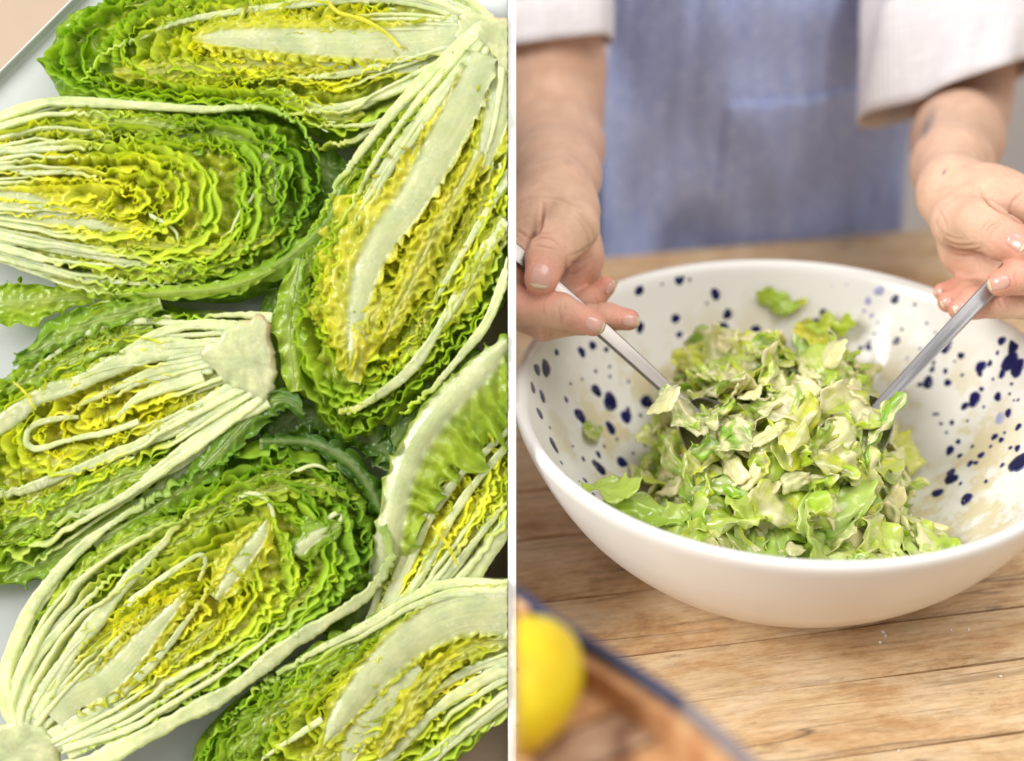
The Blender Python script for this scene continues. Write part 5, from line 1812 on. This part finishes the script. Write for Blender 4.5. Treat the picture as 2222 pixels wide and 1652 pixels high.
def nail(hand, px, py, w, l, ang):
    """a nail plate that follows the fingertip; ang = the finger's direction in the view, degrees, 0 = right, 90 = down"""
    ca, sa = math.cos(rad(ang)), math.sin(rad(ang))
    n1, n2 = 15, 11
    s = np.linspace(-1, 1, n1)
    t = np.linspace(-1, 1, n2)
    Sg, Tg = np.meshgrid(s, t, indexing='ij')
    # rounded plate: along the finger Sg, across Tg
    lim = np.where(Sg < 0, np.sqrt(np.clip(1 - np.abs(Sg) ** 3.2, 0, 1)) * .95 + .05, np.sqrt(np.clip(1 - (np.abs(Sg) * .93) ** 5, 0, 1)))
    X = px + l * Sg * ca - w * Tg * lim * sa
    Y = py + l * Sg * sa + w * Tg * lim * ca
    f = FIELD[hand]
    O = np.stack([X.ravel(), Y.ravel()], -1)
    dirs = FW + ((O[:, :1] - 1111) / 2222 * KW) * RX + ((826 - O[:, 1:]) / 2222 * KW) * UP
    d = np.full(len(O), 0.90)
    for _ in range(60):
        v = field(f, CAM + d[:, None] * dirs)
        d = d + np.clip(v * .8, -.004, .004)
    v = field(f, CAM + d[:, None] * dirs)
    ok = np.abs(v) < .0012
    if ok.sum() < 20:
        return
    d = np.where(ok, d, np.nan).reshape(n1, n2)
    # rays that slip past the tip keep on in the last good plane
    med = np.nanmedian(d)
    for j in range(n2):
        col = d[:, j]
        g = np.isfinite(col)
        if g.sum() >= 2:
            col[~g] = np.interp(np.nonzero(~g)[0], np.nonzero(g)[0], col[g])
        else:
            col[:] = med
    d = np.clip(d, med - .006, med + .006)
    P = CAM + d.ravel()[:, None] * dirs
    e = 4e-4
    G = np.stack([field(f, P + np.eye(3)[k] * e) - field(f, P - np.eye(3)[k] * e) for k in range(3)], -1)
    G /= np.maximum(np.linalg.norm(G, axis=1, keepdims=True), 1e-9)
    up = 0.00055 * (1 - (np.abs(Tg.ravel()) ** 6) * 1.6) * np.clip((Sg.ravel() + 1.06) * 6, 0, 1)
    V = P + G * up[:, None]
    o = V.mean(0)
    base = V - G * .0006
    m = n1 * n2
    F = grid_faces(n1, n2)
    tip = (np.arange(len(F)) // (n2 - 1)) >= n1 - 3
    rim = np.concatenate([np.arange(n2), np.arange(1, n1) * n2 + n2 - 1, (n1 - 1) * n2 + np.arange(n2 - 2, -1, -1), np.arange(n1 - 2, 0, -1) * n2])
    Fr = np.stack([rim, np.roll(rim, -1), np.roll(rim, -1) + m, rim + m], -1)
    me = mkmesh('fingernail', np.vstack([V, base]) - PERSON, np.vstack([F, Fr]))
    me.materials.append(M_NAIL)
    me.materials.append(M_NAILTIP)
    mi = np.zeros(len(me.polygons), np.int32)
    mi[:len(F)][tip] = 1
    me.polygons.foreach_set('material_index', mi)
    mkobj('fingernail', fixn(me), None, person)


nail(0, 1173, 598, 25, 27, 100)
nail(0, 1290, 705, 17, 22, 25)
nail(0, 1368, 697, 15, 19, 8)
nail(0, 1325, 625, 9, 17, -48)
nail(1, 2206, 525, 20, 22, 30)
nail(1, 2168, 614, 17, 25, 165)
nail(1, 2083, 668, 13, 15, 155)
nail(1, 2054, 655, 11, 13, 150)
nail(1, 2037, 632, 9, 9, 160)

# ------------------------------------------------------------------ clothes


def mat_cloth(name, c1, c2, sc, rough=0.9, rib=0.0):
    m, nt, out = newmat(name)
    at = N(nt, 'ShaderNodeAttribute', attribute_name='Col')
    w1 = N(nt, 'ShaderNodeTexNoise', in_Scale=1.0, in_Detail=2.0, in_Roughness=0.7)
    w2 = N(nt, 'ShaderNodeTexNoise', in_Scale=1.0, in_Detail=2.0, in_Roughness=0.7)
    for w, s in ((w1, (sc, sc * .06, 1)), (w2, (sc * .06, sc, 1))):
        mp = N(nt, 'ShaderNodeMapping')
        mp.inputs['Scale'].default_value = s
        L(nt, at, 'Color', mp, 0)
        L(nt, mp, 0, w, 'Vector')
    ad = N(nt, 'ShaderNodeMath', operation='ADD')
    L(nt, w1, 0, ad, 0)
    L(nt, w2, 0, ad, 1)
    cl = N(nt, 'ShaderNodeTexNoise', in_Scale=9.0, in_Detail=4.0)
    L(nt, at, 'Color', cl, 'Vector')
    a2 = N(nt, 'ShaderNodeMath', operation='MULTIPLY_ADD', in_1=0.22)
    L(nt, cl, 0, a2, 0)
    L(nt, ad, 0, a2, 2)
    r = ramp(nt, [(0.98, c1), (1.34, c2)])
    r.color_ramp.elements[0].position = 0.38
    r.color_ramp.elements[1].position = 0.62
    sc_ = N(nt, 'ShaderNodeMath', operation='MULTIPLY_ADD', in_1=0.85, in_2=-0.50)
    L(nt, a2, 0, sc_, 0)
    L(nt, sc_, 0, r, 0)
    bs = N(nt, 'ShaderNodeBsdfPrincipled')
    L(nt, r, 0, bs, 'Base Color')
    bs.inputs['Roughness'].default_value = rough
    bs.inputs['Specular IOR Level'].default_value = 0.15
    h = ad
    if rib:
        sp_ = N(nt, 'ShaderNodeSeparateXYZ')
        L(nt, at, 'Color', sp_, 0)
        sn = N(nt, 'ShaderNodeMath', operation='MULTIPLY', in_1=rib)
        L(nt, sp_, 0, sn, 0)
        s2 = N(nt, 'ShaderNodeMath', operation='SINE')
        L(nt, sn, 0, s2, 0)
        h = s2
    b = N(nt, 'ShaderNodeBump', in_Strength=0.4, in_Distance=0.0006)
    L(nt, h, 0, b, 'Height')
    L(nt, b, 0, bs, 'Normal')
    L(nt, bs, 0, out, 0)
    return m


M_APRON = mat_cloth('blue_chambray', (0.31, 0.38, 0.69), (0.66, 0.71, 0.88), 1400.0)
M_SHIRT = mat_cloth('white_ribbed_cotton', (0.74, 0.70, 0.72), (0.84, 0.80, 0.82), 900.0, rib=2200.0)
M_TROUSER = mat_cloth('dark_trousers', (0.035, 0.034, 0.045), (0.07, 0.065, 0.075), 900.0)


def sheet(name, P, uv, mat, parent, th=0.0012, origin=PERSON, close=False):
    """cloth with a real thickness; P (nu,nv,3)"""
    nu, nv = P.shape[:2]
    T1 = np.gradient(P, axis=0)
    T2 = np.gradient(P, axis=1)
    G = np.cross(T1, T2)
    G /= np.maximum(np.linalg.norm(G, axis=-1, keepdims=True), 1e-9)
    A = (P + G * th / 2).reshape(-1, 3)
    B = (P - G * th / 2).reshape(-1, 3)
    m = nu * nv
    F = grid_faces(nu, nv, close_u=close)
    i = np.arange(nu if close else nu - 1)
    i2 = (i + 1) % nu
    j = np.arange(nv - 1)
    sk = [np.stack([i * nv, i * nv + m, i2 * nv + m, i2 * nv], -1),
          np.stack([i * nv + nv - 1, i2 * nv + nv - 1, i2 * nv + nv - 1 + m, i * nv + nv - 1 + m], -1)]
    if not close:
        sk += [np.stack([j, j + 1, j + 1 + m, j + m], -1), np.stack([(nu - 1) * nv + j, (nu - 1) * nv + j + m, (nu - 1) * nv + j + 1 + m, (nu - 1) * nv + j + 1], -1)]
    K = np.concatenate([uv, np.zeros((nu, nv, 1)), np.ones((nu, nv, 1))], -1).reshape(-1, 4)
    me = mkmesh(name, np.vstack([A, B]) - origin, np.vstack([F, F[:, ::-1] + m] + sk), np.vstack([K, K]))
    return mkobj(name, fixn(me), mat, parent)


# apron: hangs from the chest over belly and hips
nu, nv = 90, 90
u = np.linspace(-1, 1, nu)[:, None]
z = np.linspace(-0.40, 0.44, nv)[None, :]


def apron_shape(u, z, out=0.0):
    hw = 0.137 + 0.006 * np.cos(z * 7) + 0.012 * sstep(.05, -.35, z) - 0.03 * sstep(.28, .44, z)
    fold = 0.008 * np.sin(u * 5.2 + 1.2 + z * 6) * sstep(.25, -.05, z) + 0.006 * perlin(u * 3 + 2 + 0 * z, z * 14 + 0 * u) + 0.006 * perlin(u * 6 + z * 4, z * 9 - u * 2) + 0.003 * perlin(u * 14 + z * 6, z * 12 + 0 * u)
    fx = hw * np.sin(u * 1.18) / math.sin(1.18)
    fy = -(0.112 + 0.008 * np.sin(z * 5 + .5)) * np.cos(u * 1.05) - fold - out
    return fx, np.stack([TC[0] + fx * cy_ - fy * sy_, TC[1] + fx * sy_ + fy * cy_, z + 0 * u], -1)


fx, P = apron_shape(u, z)
pu = np.linspace(-.30, .52, 40)[:, None]
pz = np.linspace(-.20, .128, 40)[None, :]
pfx, PP = apron_shape(pu, pz, .0014)
uv = np.stack([fx + 0 * z, z + 0 * u], -1)
ap_ = sheet('apron', P, uv, M_APRON, person)
sheet('pocket', PP, np.stack([pfx + 0 * pz, pz + 0 * pu], -1), M_APRON, ap_, th=.002)

# shirt body and trousers
for nm, z0, z1, mt, gr in (('shirt', 0.07, 0.47, M_SHIRT, 1.0), ('trousers', -0.42, 0.10, M_TROUSER, 0.99)):
    a = np.linspace(0, 2 * math.pi, 72, endpoint=False)[:, None]
    z = np.linspace(z0, z1, 40)[None, :]
    ra = (0.142 + .012 * np.cos((z + .1) * 6)) * gr - .07 * sstep(.40, .48, z)
    rb = (0.098 + .006 * np.cos((z + .1) * 6)) * gr - .03 * sstep(.40, .48, z)
    f = 1 + .018 * perlin(np.cos(a) * 2 + 5 + 0 * z, z * 18 + np.sin(a) * 3)
    px_, py_ = ra * np.cos(a) * f, rb * np.sin(a) * f
    P = np.stack([TC[0] + px_ * cy_ - py_ * sy_, TC[1] + px_ * sy_ + py_ * cy_, z + 0 * a], -1)
    sheet(nm, P, np.stack([a * .14 + 0 * z, z + 0 * a], -1), mt, person, close=True)


def sleeve(axis, radii, hem_tilt, seed, name='sleeve', squash=None):
    C = resample(axis, n=40)
    Rr = np.interp(np.linspace(0, 1, 40), np.linspace(0, 1, len(radii)), radii)
    T = np.gradient(C, axis=0)
    T /= np.linalg.norm(T, axis=1, keepdims=True)
    e1 = np.array([1.0, 0, 0]) - T * (T @ np.array([1.0, 0, 0]))[:, None]
    e1 /= np.linalg.norm(e1, axis=1, keepdims=True)
    e2 = np.cross(T, e1)
    a = np.linspace(0, 2 * math.pi, 80, endpoint=False)[:, None, None]
    t = np.linspace(0, 1, 40)[None, :, None]
    f = 1 + (.17 * perlin(np.cos(a[..., 0]) * 1.6 + seed + t[..., 0] * 1.2, np.sin(a[..., 0]) * 1.6 + t[..., 0] * 2.2) + .02 * np.sin(a[..., 0] * 5 + seed))[..., None] * (0.3 + .9 * t)
    off = (e1[None] * np.cos(a) * (squash[0] if squash else 1) + e2[None] * np.sin(a) * (squash[1] if squash else 1)) * Rr[None, :, None] * f
    P = C[None] + off + (t ** 2) * (np.cos(a) * hem_tilt[0] + np.sin(a) * hem_tilt[1]) * T[None]
    Lc = np.linspace(0, .15, 40)[None, :] + 0 * a[..., 0]
    sheet(name, P, np.stack([a[..., 0] * .055 + 0 * Lc, Lc], -1), M_SHIRT, person, th=.0013, close=True)


sleeve([SH_L + np.array([-.002, 0, .02]), A_(1190, -60, 1.25), A_(1192, 40, 1.255), A_(1190, 104, 1.257)], (.056, .056, .054, .053), (-.008, 0), 3)
sleeve([SH_R + np.array([.0, 0, .02]), A_(2090, -60, 1.27), A_(2080, 80, 1.265), A_(2068, 205, 1.262)], (.060, .074, .072, .066), (-.030, .0), 8)
# ================================================================== spoons, crate, lemon, crumbs


def mat_steel(base):
    m, nt, out = newmat('brushed_steel')
    tc = N(nt, 'ShaderNodeTexCoord')
    n = N(nt, 'ShaderNodeTexNoise', in_Scale=260.0, in_Detail=4.0)
    mp = N(nt, 'ShaderNodeMapping')
    mp.inputs['Scale'].default_value = (.06, 1.5, 1)
    L(nt, tc, 'Object', mp, 0)
    L(nt, mp, 0, n, 'Vector')
    bs = N(nt, 'ShaderNodeBsdfPrincipled')
    bs.inputs['Base Color'].default_value = tuple(base) + (1,)
    bs.inputs['Metallic'].default_value = 1.0
    r = ramp(nt, [(0.3, (.20, .20, .20)), (0.7, (.36, .36, .36))])
    L(nt, n, 0, r, 0)
    L(nt, r, 0, bs, 'Roughness')
    b = N(nt, 'ShaderNodeBump', in_Strength=0.15, in_Distance=0.0003)
    L(nt, n, 0, b, 'Height')
    L(nt, b, 0, bs, 'Normal')
    L(nt, bs, 0, out, 0)
    return m


M_STEEL = mat_steel((0.22, 0.20, 0.185))  # darkened copy: this spoon's dim reflections are put into the base colour
M_STEEL2 = mat_steel((0.46, 0.45, 0.46))  # lighter copy of the same steel, for the brighter-lit right spoon


def spoon(label, p_end, p_neck, face, wid, th, tip_len, M_STEEL):
    """flat bar handle from p_end to p_neck, then an oval spoon head buried in the salad"""
    p_end, p_neck = np.asarray(p_end), np.asarray(p_neck)
    T = (p_neck - p_end)
    Ln = np.linalg.norm(T)
    T /= Ln
    nrm = np.asarray(face, float)
    nrm = nrm - T * (nrm @ T)
    nrm /= np.linalg.norm(nrm)
    W = np.cross(nrm, T)
    M = Matrix(((T[0], W[0], nrm[0], p_end[0]), (T[1], W[1], nrm[1], p_end[1]), (T[2], W[2], nrm[2], p_end[2]), (0, 0, 0, 1)))
    root = empty('serving_spoon', mat=M)
    tag(root, label, 'spoon')
    n = 40
    x = np.linspace(0, Ln + .01, n)
    w = wid / 2 * np.interp(x, [0, .01, Ln * .5, Ln, Ln + .01], [.85, 1.05, 1.0, .8, .75])
    h = th / 2 * np.interp(x, [0, Ln, Ln + .01], [1, 1.1, 1])
    zb = .0016 * np.sin(x / Ln * 3.1)
    sec = [(-1, -.55), (-.88, -1), (.88, -1), (1, -.55), (1, .55), (.82, 1), (-.82, 1), (-1, .55)]
    rows = [np.stack([x, w * a, zb + h * b], -1) for a, b in sec]
    V = np.stack(rows, 1).reshape(-1, 3)
    F = grid_faces(n, 8, close_v=True)
    caps = np.array([[0, 1, 6, 7], [1, 2, 5, 6], [2, 3, 4, 5]])
    F = np.vstack([F, caps, caps[:, ::-1] + (n - 1) * 8])
    mkobj('handle', fixn(mkmesh('handle', V, F, smooth=False)), M_STEEL, root)
    nu, nv = 26, 18
    u = np.linspace(0, 1, nu)[:, None]
    v = np.linspace(-1, 1, nv)[None, :]
    wl = np.sqrt(np.clip(1 - (2 * u - 1) ** 2, 0, 1)) * .019 + .002 * (1 - u)
    X = Ln + u * tip_len + 0 * v
    Y = wl * v
    Z = -.012 * (1 - v * v) * np.sin(np.pi * np.clip(u, 0, 1)) - .010 * u
    P = np.stack([X, Y, Z], -1)
    A = P.reshape(-1, 3)
    B = A - np.array([0, 0, .0014])
    m = nu * nv
    F = grid_faces(nu, nv)
    i = np.arange(nu - 1)
    sk = [np.stack([i * nv, i * nv + m, (i + 1) * nv + m, (i + 1) * nv], -1), np.stack([i * nv + nv - 1, (i + 1) * nv + nv - 1, (i + 1) * nv + nv - 1 + m, i * nv + nv - 1 + m], -1)]
    mkobj('spoon_head', fixn(mkmesh('spoon_head', np.vstack([A, B]), np.vstack([F, F[:, ::-1] + m] + sk))), M_STEEL, root)


spoon('steel serving spoon held in the hand at the left rim of the bowl', pt(1085, 520, .996), pt(1486, 880, .992), (0.35, -.75, .6), .0098, .0040, .062, M_STEEL)
spoon('steel serving spoon held in the hand at the right rim of the bowl', pt(2230, 540, .994), pt(1918, 872, .992), (-.3, -.8, .55), .0094, .0036, .060, M_STEEL2)

_rng = np.random.RandomState(31)
for _a, _b, _side in ((pt(1085, 520, .996), pt(1486, 880, .992), 'left'), (pt(2230, 540, .994), pt(1918, 872, .992), 'right')):
    _T = (_b - _a) / np.linalg.norm(_b - _a)
    for _k in range(9):
        _kind = ('chunk', 'leaf', 'strip')[_k % 3]
        _pi = int(_rng.randint(len(PROTO[_kind])))
        _P = _b + _T * (.002 + .058 * _k / 8) + np.array([_rng.uniform(-.016, .016), _rng.uniform(-.018, .006), .006 + _rng.uniform(0, .008)])
        _n = (Vector((0, -.5, 1)).normalized() + Vector(_rng.normal(0, .35, 3))).normalized()
        _o = bpy.data.objects.new(NAME[_kind], PROTO[_kind][_pi])
        COL.objects.link(_o)
        _o.matrix_world = Matrix.Translation(Vector(_P)) @ _n.to_track_quat('Z', 'Y').to_matrix().to_4x4() @ Matrix.Rotation(_rng.uniform(0, 6.28), 4, 'Z')
        _lab = '%s %s lying over the buried head of the %s spoon' % (PC[_kind][_pi], LAB[_kind], _side)
        tag(_o, _lab, 'lettuce piece', _lab)

# ------------------------------------------------------------------ wooden crate with a blue painted rim, lemon on its slats


def mat_mottle(name, c1, c2, c3):
    m, nt, out = newmat(name)
    tc = N(nt, 'ShaderNodeTexCoord')
    n = N(nt, 'ShaderNodeTexNoise', in_Scale=38.0, in_Detail=5.0, in_Roughness=0.6, in_Distortion=0.8)
    L(nt, tc, 'Object', n, 'Vector')
    r = ramp(nt, [(0.34, c1), (0.5, c2), (0.66, c3)])
    L(nt, n, 0, r, 0)
    bs = N(nt, 'ShaderNodeBsdfPrincipled')
    L(nt, r, 0, bs, 'Base Color')
    bs.inputs['Roughness'].default_value = 0.3
    b = N(nt, 'ShaderNodeBump', in_Strength=0.4, in_Distance=0.001)
    L(nt, n, 0, b, 'Height')
    L(nt, b, 0, bs, 'Normal')
    L(nt, bs, 0, out, 0)
    return m


M_CRATE = mat_mottle('warm_brown_wood', (0.24, 0.10, 0.045), (0.52, 0.26, 0.115), (0.70, 0.46, 0.24))
M_CRATE2 = mat_mottle('pale_brown_wood', (0.40, 0.20, 0.085), (0.72, 0.47, 0.21), (0.80, 0.64, 0.40))
M_CRATE3 = mat_mottle('grey_brown_wood', (0.20, 0.10, 0.06), (0.44, 0.27, 0.17), (0.62, 0.46, 0.32))
M_RIMB = mat_plain('dark_blue_paint', (0.03, 0.035, 0.085), 0.35, bump=(25, 0.0))
M_RIMG = mat_plain('grey_worn_paint', (0.22, 0.19, 0.20), 0.4, bump=(25, 0.0))
Z_R = 0.188


def on_plane(px, py, z):
    sx = (px - 1111.0) / 2222.0 * KW
    sy = (826.0 - py) / 2222.0 * KW
    dr = FW + sx * RX + sy * UP
    d = (z - CAM[2]) / dr[2]
    return CAM + d * dr


XC = 0.0017
pA = on_plane(1121, 1274, Z_R)
pB = on_plane(1640, 1655, Z_R)
ud = (pB - pA) / np.linalg.norm(pB - pA)
edge = [pA, on_plane(1230, 1357, Z_R), on_plane(1361, 1438, Z_R), on_plane(1493, 1526, Z_R), on_plane(1611, 1626, Z_R), pB, pB + ud * .05 + np.array([-.004, -.004, 0])]
edge = resample(np.array(edge), n=24)
edge[:, 0] = np.maximum(edge[:, 0], XC)
nrm2 = np.array([-ud[1], ud[0], 0.0])
if nrm2[0] > 0:
    nrm2 = -nrm2
crate = empty('wooden_crate', (0.03, -0.34, 0.0))
tag(crate, 'warm brown wooden crate with a dark blue rim in the blurred foreground', 'crate')
CO = np.array([0.03, -0.34, 0.0])


def clipx(V):
    V = V.copy()
    V[:, 0] = np.maximum(V[:, 0], XC)
    return V


# straight side wall and its rim
rows = []
for (o, z) in ((0, 0.0), (0, Z_R - .004), (.010, Z_R - .004), (.010, 0.0)):
    q = edge + nrm2 * o
    q[:, 2] = z
    rows.append(q)
V = clipx(np.stack(rows, 1).reshape(-1, 3)) - CO
F = grid_faces(len(edge), 4, close_v=True)
mkobj('side_wall', fixn(mkmesh('side_wall', V, np.vstack([F, [[0, 1, 2, 3]], [[(len(edge) - 1) * 4 + k for k in range(4)]]]), smooth=False)), M_CRATE, crate)
for nm, sl, mt in (('rim', slice(0, 13), M_RIMB), ('rim', slice(12, 24), M_RIMG)):
    e_ = edge[sl]
    rows = []
    for (o, z) in ((-.0005, Z_R - .006), (-.001, Z_R), (.000, Z_R + .002), (.0028, Z_R + .002), (.0044, Z_R), (.0042, Z_R - .006)):
        q = e_ + nrm2 * o
        q[:, 2] = z
        rows.append(q)
    V = clipx(np.stack(rows, 1).reshape(-1, 3)) - CO
    F = grid_faces(len(e_), 6, close_v=True)
    mkobj(nm, fixn(mkmesh(nm, V, np.vstack([F, [[0, 1, 4, 5], [1, 2, 3, 4]], np.array([[0, 1, 4, 5], [1, 2, 3, 4]])[:, ::-1] + (len(e_) - 1) * 6]))), mt, crate)
# other three walls, outside the picture
far = [edge[-1], edge[-1] + np.array([-.06, -.075, 0]), np.array([XC + .002, -.50, Z_R])]
for a, b in ((far[0], far[1]), (far[1], far[2]), (far[2], np.array([XC + .002, pA[1] - .008, Z_R]))):
    t_ = (b - a) / np.linalg.norm(b - a)
    n_ = np.array([t_[1], -t_[0], 0]) * .004
    V = clipx(np.array([a - n_, b - n_, b + n_, a + n_] + [q * np.array([1, 1, 0]) for q in (a - n_, b - n_, b + n_, a + n_)])) - CO
    mkobj('side_wall', fixn(mkmesh('side_wall', V, np.array([(0, 1, 2, 3), (4, 7, 6, 5), (0, 4, 5, 1), (1, 5, 6, 2), (2, 6, 7, 3), (3, 7, 4, 0)]), smooth=False)), M_CRATE, crate)
# slats of the lid, a little below the rim
zs = Z_R - .018
sd_ = np.array([math.cos(rad(31)), math.sin(rad(31)), 0])
sn_ = np.array([-sd_[1], sd_[0], 0])
poly = np.vstack([edge + nrm2 * .010, [far[1], far[2], [XC, pA[1] - .01, 0]]])[:, :2]


def clip_poly(P, n, c):
    """keep the part of polygon P where P.n <= c"""
    out = []
    for i in range(len(P)):
        a, b = P[i], P[(i + 1) % len(P)]
        da, db = a @ n - c, b @ n - c
        if da <= 0:
            out.append(a)
        if da * db < 0:
            out.append(a + (b - a) * da / (da - db))
    return np.array(out)


c0 = (poly @ sn_[:2]).min()
c1 = (poly @ sn_[:2]).max()
k = 0
w_ = .0215
mats_ = [M_CRATE2, M_CRATE, M_CRATE3, M_CRATE2, M_CRATE, M_CRATE, M_CRATE3, M_CRATE]
while c0 < c1 - .004:
    q = clip_poly(poly, -sn_[:2], -(c0 + .0008))
    if len(q) > 2:
        q = clip_poly(q, sn_[:2], c0 + w_ - .0008)
    if len(q) > 2:
        n_ = len(q)
        zt = zs + .0015 * math.sin(k * 2.1)
        V = clipx(np.vstack([np.c_[q, np.full(n_, zt)], np.c_[q, np.full(n_, zt - .006)]])) - CO
        me = bpy.data.meshes.new('slat')
        i = list(range(n_))
        me.from_pydata([tuple(v) for v in V], [], [i, [a + n_ for a in reversed(i)]] + [[a, a + n_, (a + 1) % n_ + n_, (a + 1) % n_] for a in i])
        mkobj('slat', fixn(me), mats_[k % len(mats_)], crate)
    c0 += w_
    k += 1


def mat_lemon():
    m, nt, out = newmat('lemon_peel')
    tc = N(nt, 'ShaderNodeTexCoord')
    n = N(nt, 'ShaderNodeTexNoise', in_Scale=420.0, in_Detail=2.0)
    L(nt, tc, 'Object', n, 'Vector')
    n2 = N(nt, 'ShaderNodeTexNoise', in_Scale=40.0, in_Detail=3.0)
    L(nt, tc, 'Object', n2, 'Vector')
    r = ramp(nt, [(0.35, (0.80, 0.52, 0.006)), (0.6, (0.86, 0.66, 0.008))])
    L(nt, n2, 0, r, 0)
    bs = N(nt, 'ShaderNodeBsdfPrincipled')
    L(nt, r, 0, bs, 'Base Color')
    bs.inputs['Roughness'].default_value = 0.38
    b = N(nt, 'ShaderNodeBump', in_Strength=0.9, in_Distance=0.0012)
    L(nt, n, 0, b, 'Height')
    L(nt, b, 0, bs, 'Normal')
    L(nt, bs, 0, out, 0)
    return m


M_LEMON = mat_lemon()
zc = zs + .024
Lc = on_plane(1105, 1492, zc)
Lc[0] = XC + .0005
nt_, np_ = 48, 64
t = np.linspace(0, math.pi, nt_)[:, None]
p = np.linspace(0, 2 * math.pi, np_, endpoint=False)[None, :]
rr = 1 + .16 * np.exp(-((t) / .22) ** 2) + .22 * np.exp(-((math.pi - t) / .2) ** 2) + .012 * perlin(np.cos(p) * 3 + t * 3, np.sin(p) * 3)
a1, b1 = .039, .0243
dx_ = np.array([.35, .80, -.10])
dx_ /= np.linalg.norm(dx_)
ex = np.cross(dx_, [0, 0, 1.0])
ex /= np.linalg.norm(ex)
ey = np.cross(ex, dx_)
P = (np.cos(t) * a1 * rr)[..., None] * dx_ + (np.sin(t) * np.cos(p) * b1 * rr)[..., None] * ex + (np.sin(t) * np.sin(p) * b1 * rr)[..., None] * ey
V = P.reshape(-1, 3)
V[:, 0] = np.maximum(V[:, 0], 0.0)            # a lemon half: the cut side stands against the stand's side panel
lem = mkobj('lemon', fixn(mkmesh('lemon', V, grid_faces(nt_, np_, close_v=True))), M_LEMON)
lem.location = Lc
tag(lem, 'bright yellow lemon half lying in the crate in the blurred foreground', 'lemon')

# crumbs and salt on the table
M_CRUMB = mat_plain('white_crumb', (0.85, 0.83, 0.80), 0.6, bump=(200, 0.0))
_rng = np.random.RandomState(9)
bmx = bmesh.new()
bmesh.ops.create_icosphere(bmx, subdivisions=2, radius=.0011)
for v in bmx.verts:
    v.co *= 1 + .35 * float(perlin(v.co.x * 900, v.co.y * 900 + v.co.z * 500))
crumb_me = bpy.data.meshes.new('crumb')
bmx.to_mesh(crumb_me)
bmx.free()
crumb_me.materials.append(M_CRUMB)
for (px, py, s) in ((1916, 1372, 1.1), (1922, 1380, 1.0), (1910, 1394, .9), (2064, 1368, .8), (2102, 1366, .9), (2172, 1468, .9), (1950, 1630, .9), (1124, 1168, 1.5)):
    o = bpy.data.objects.new('crumb', crumb_me)
    COL.objects.link(o)
    q = on_plane(px, py, 0.0006 * s)
    o.location = q
    o.rotation_euler = (_rng.uniform(0, 6), _rng.uniform(0, 6), _rng.uniform(0, 6))
    o.scale = (s * 1.3, s, s * .7)
    tag(o, 'tiny white crumb on the wooden table in front of the bowl', 'crumb', 'crumbs on the table')
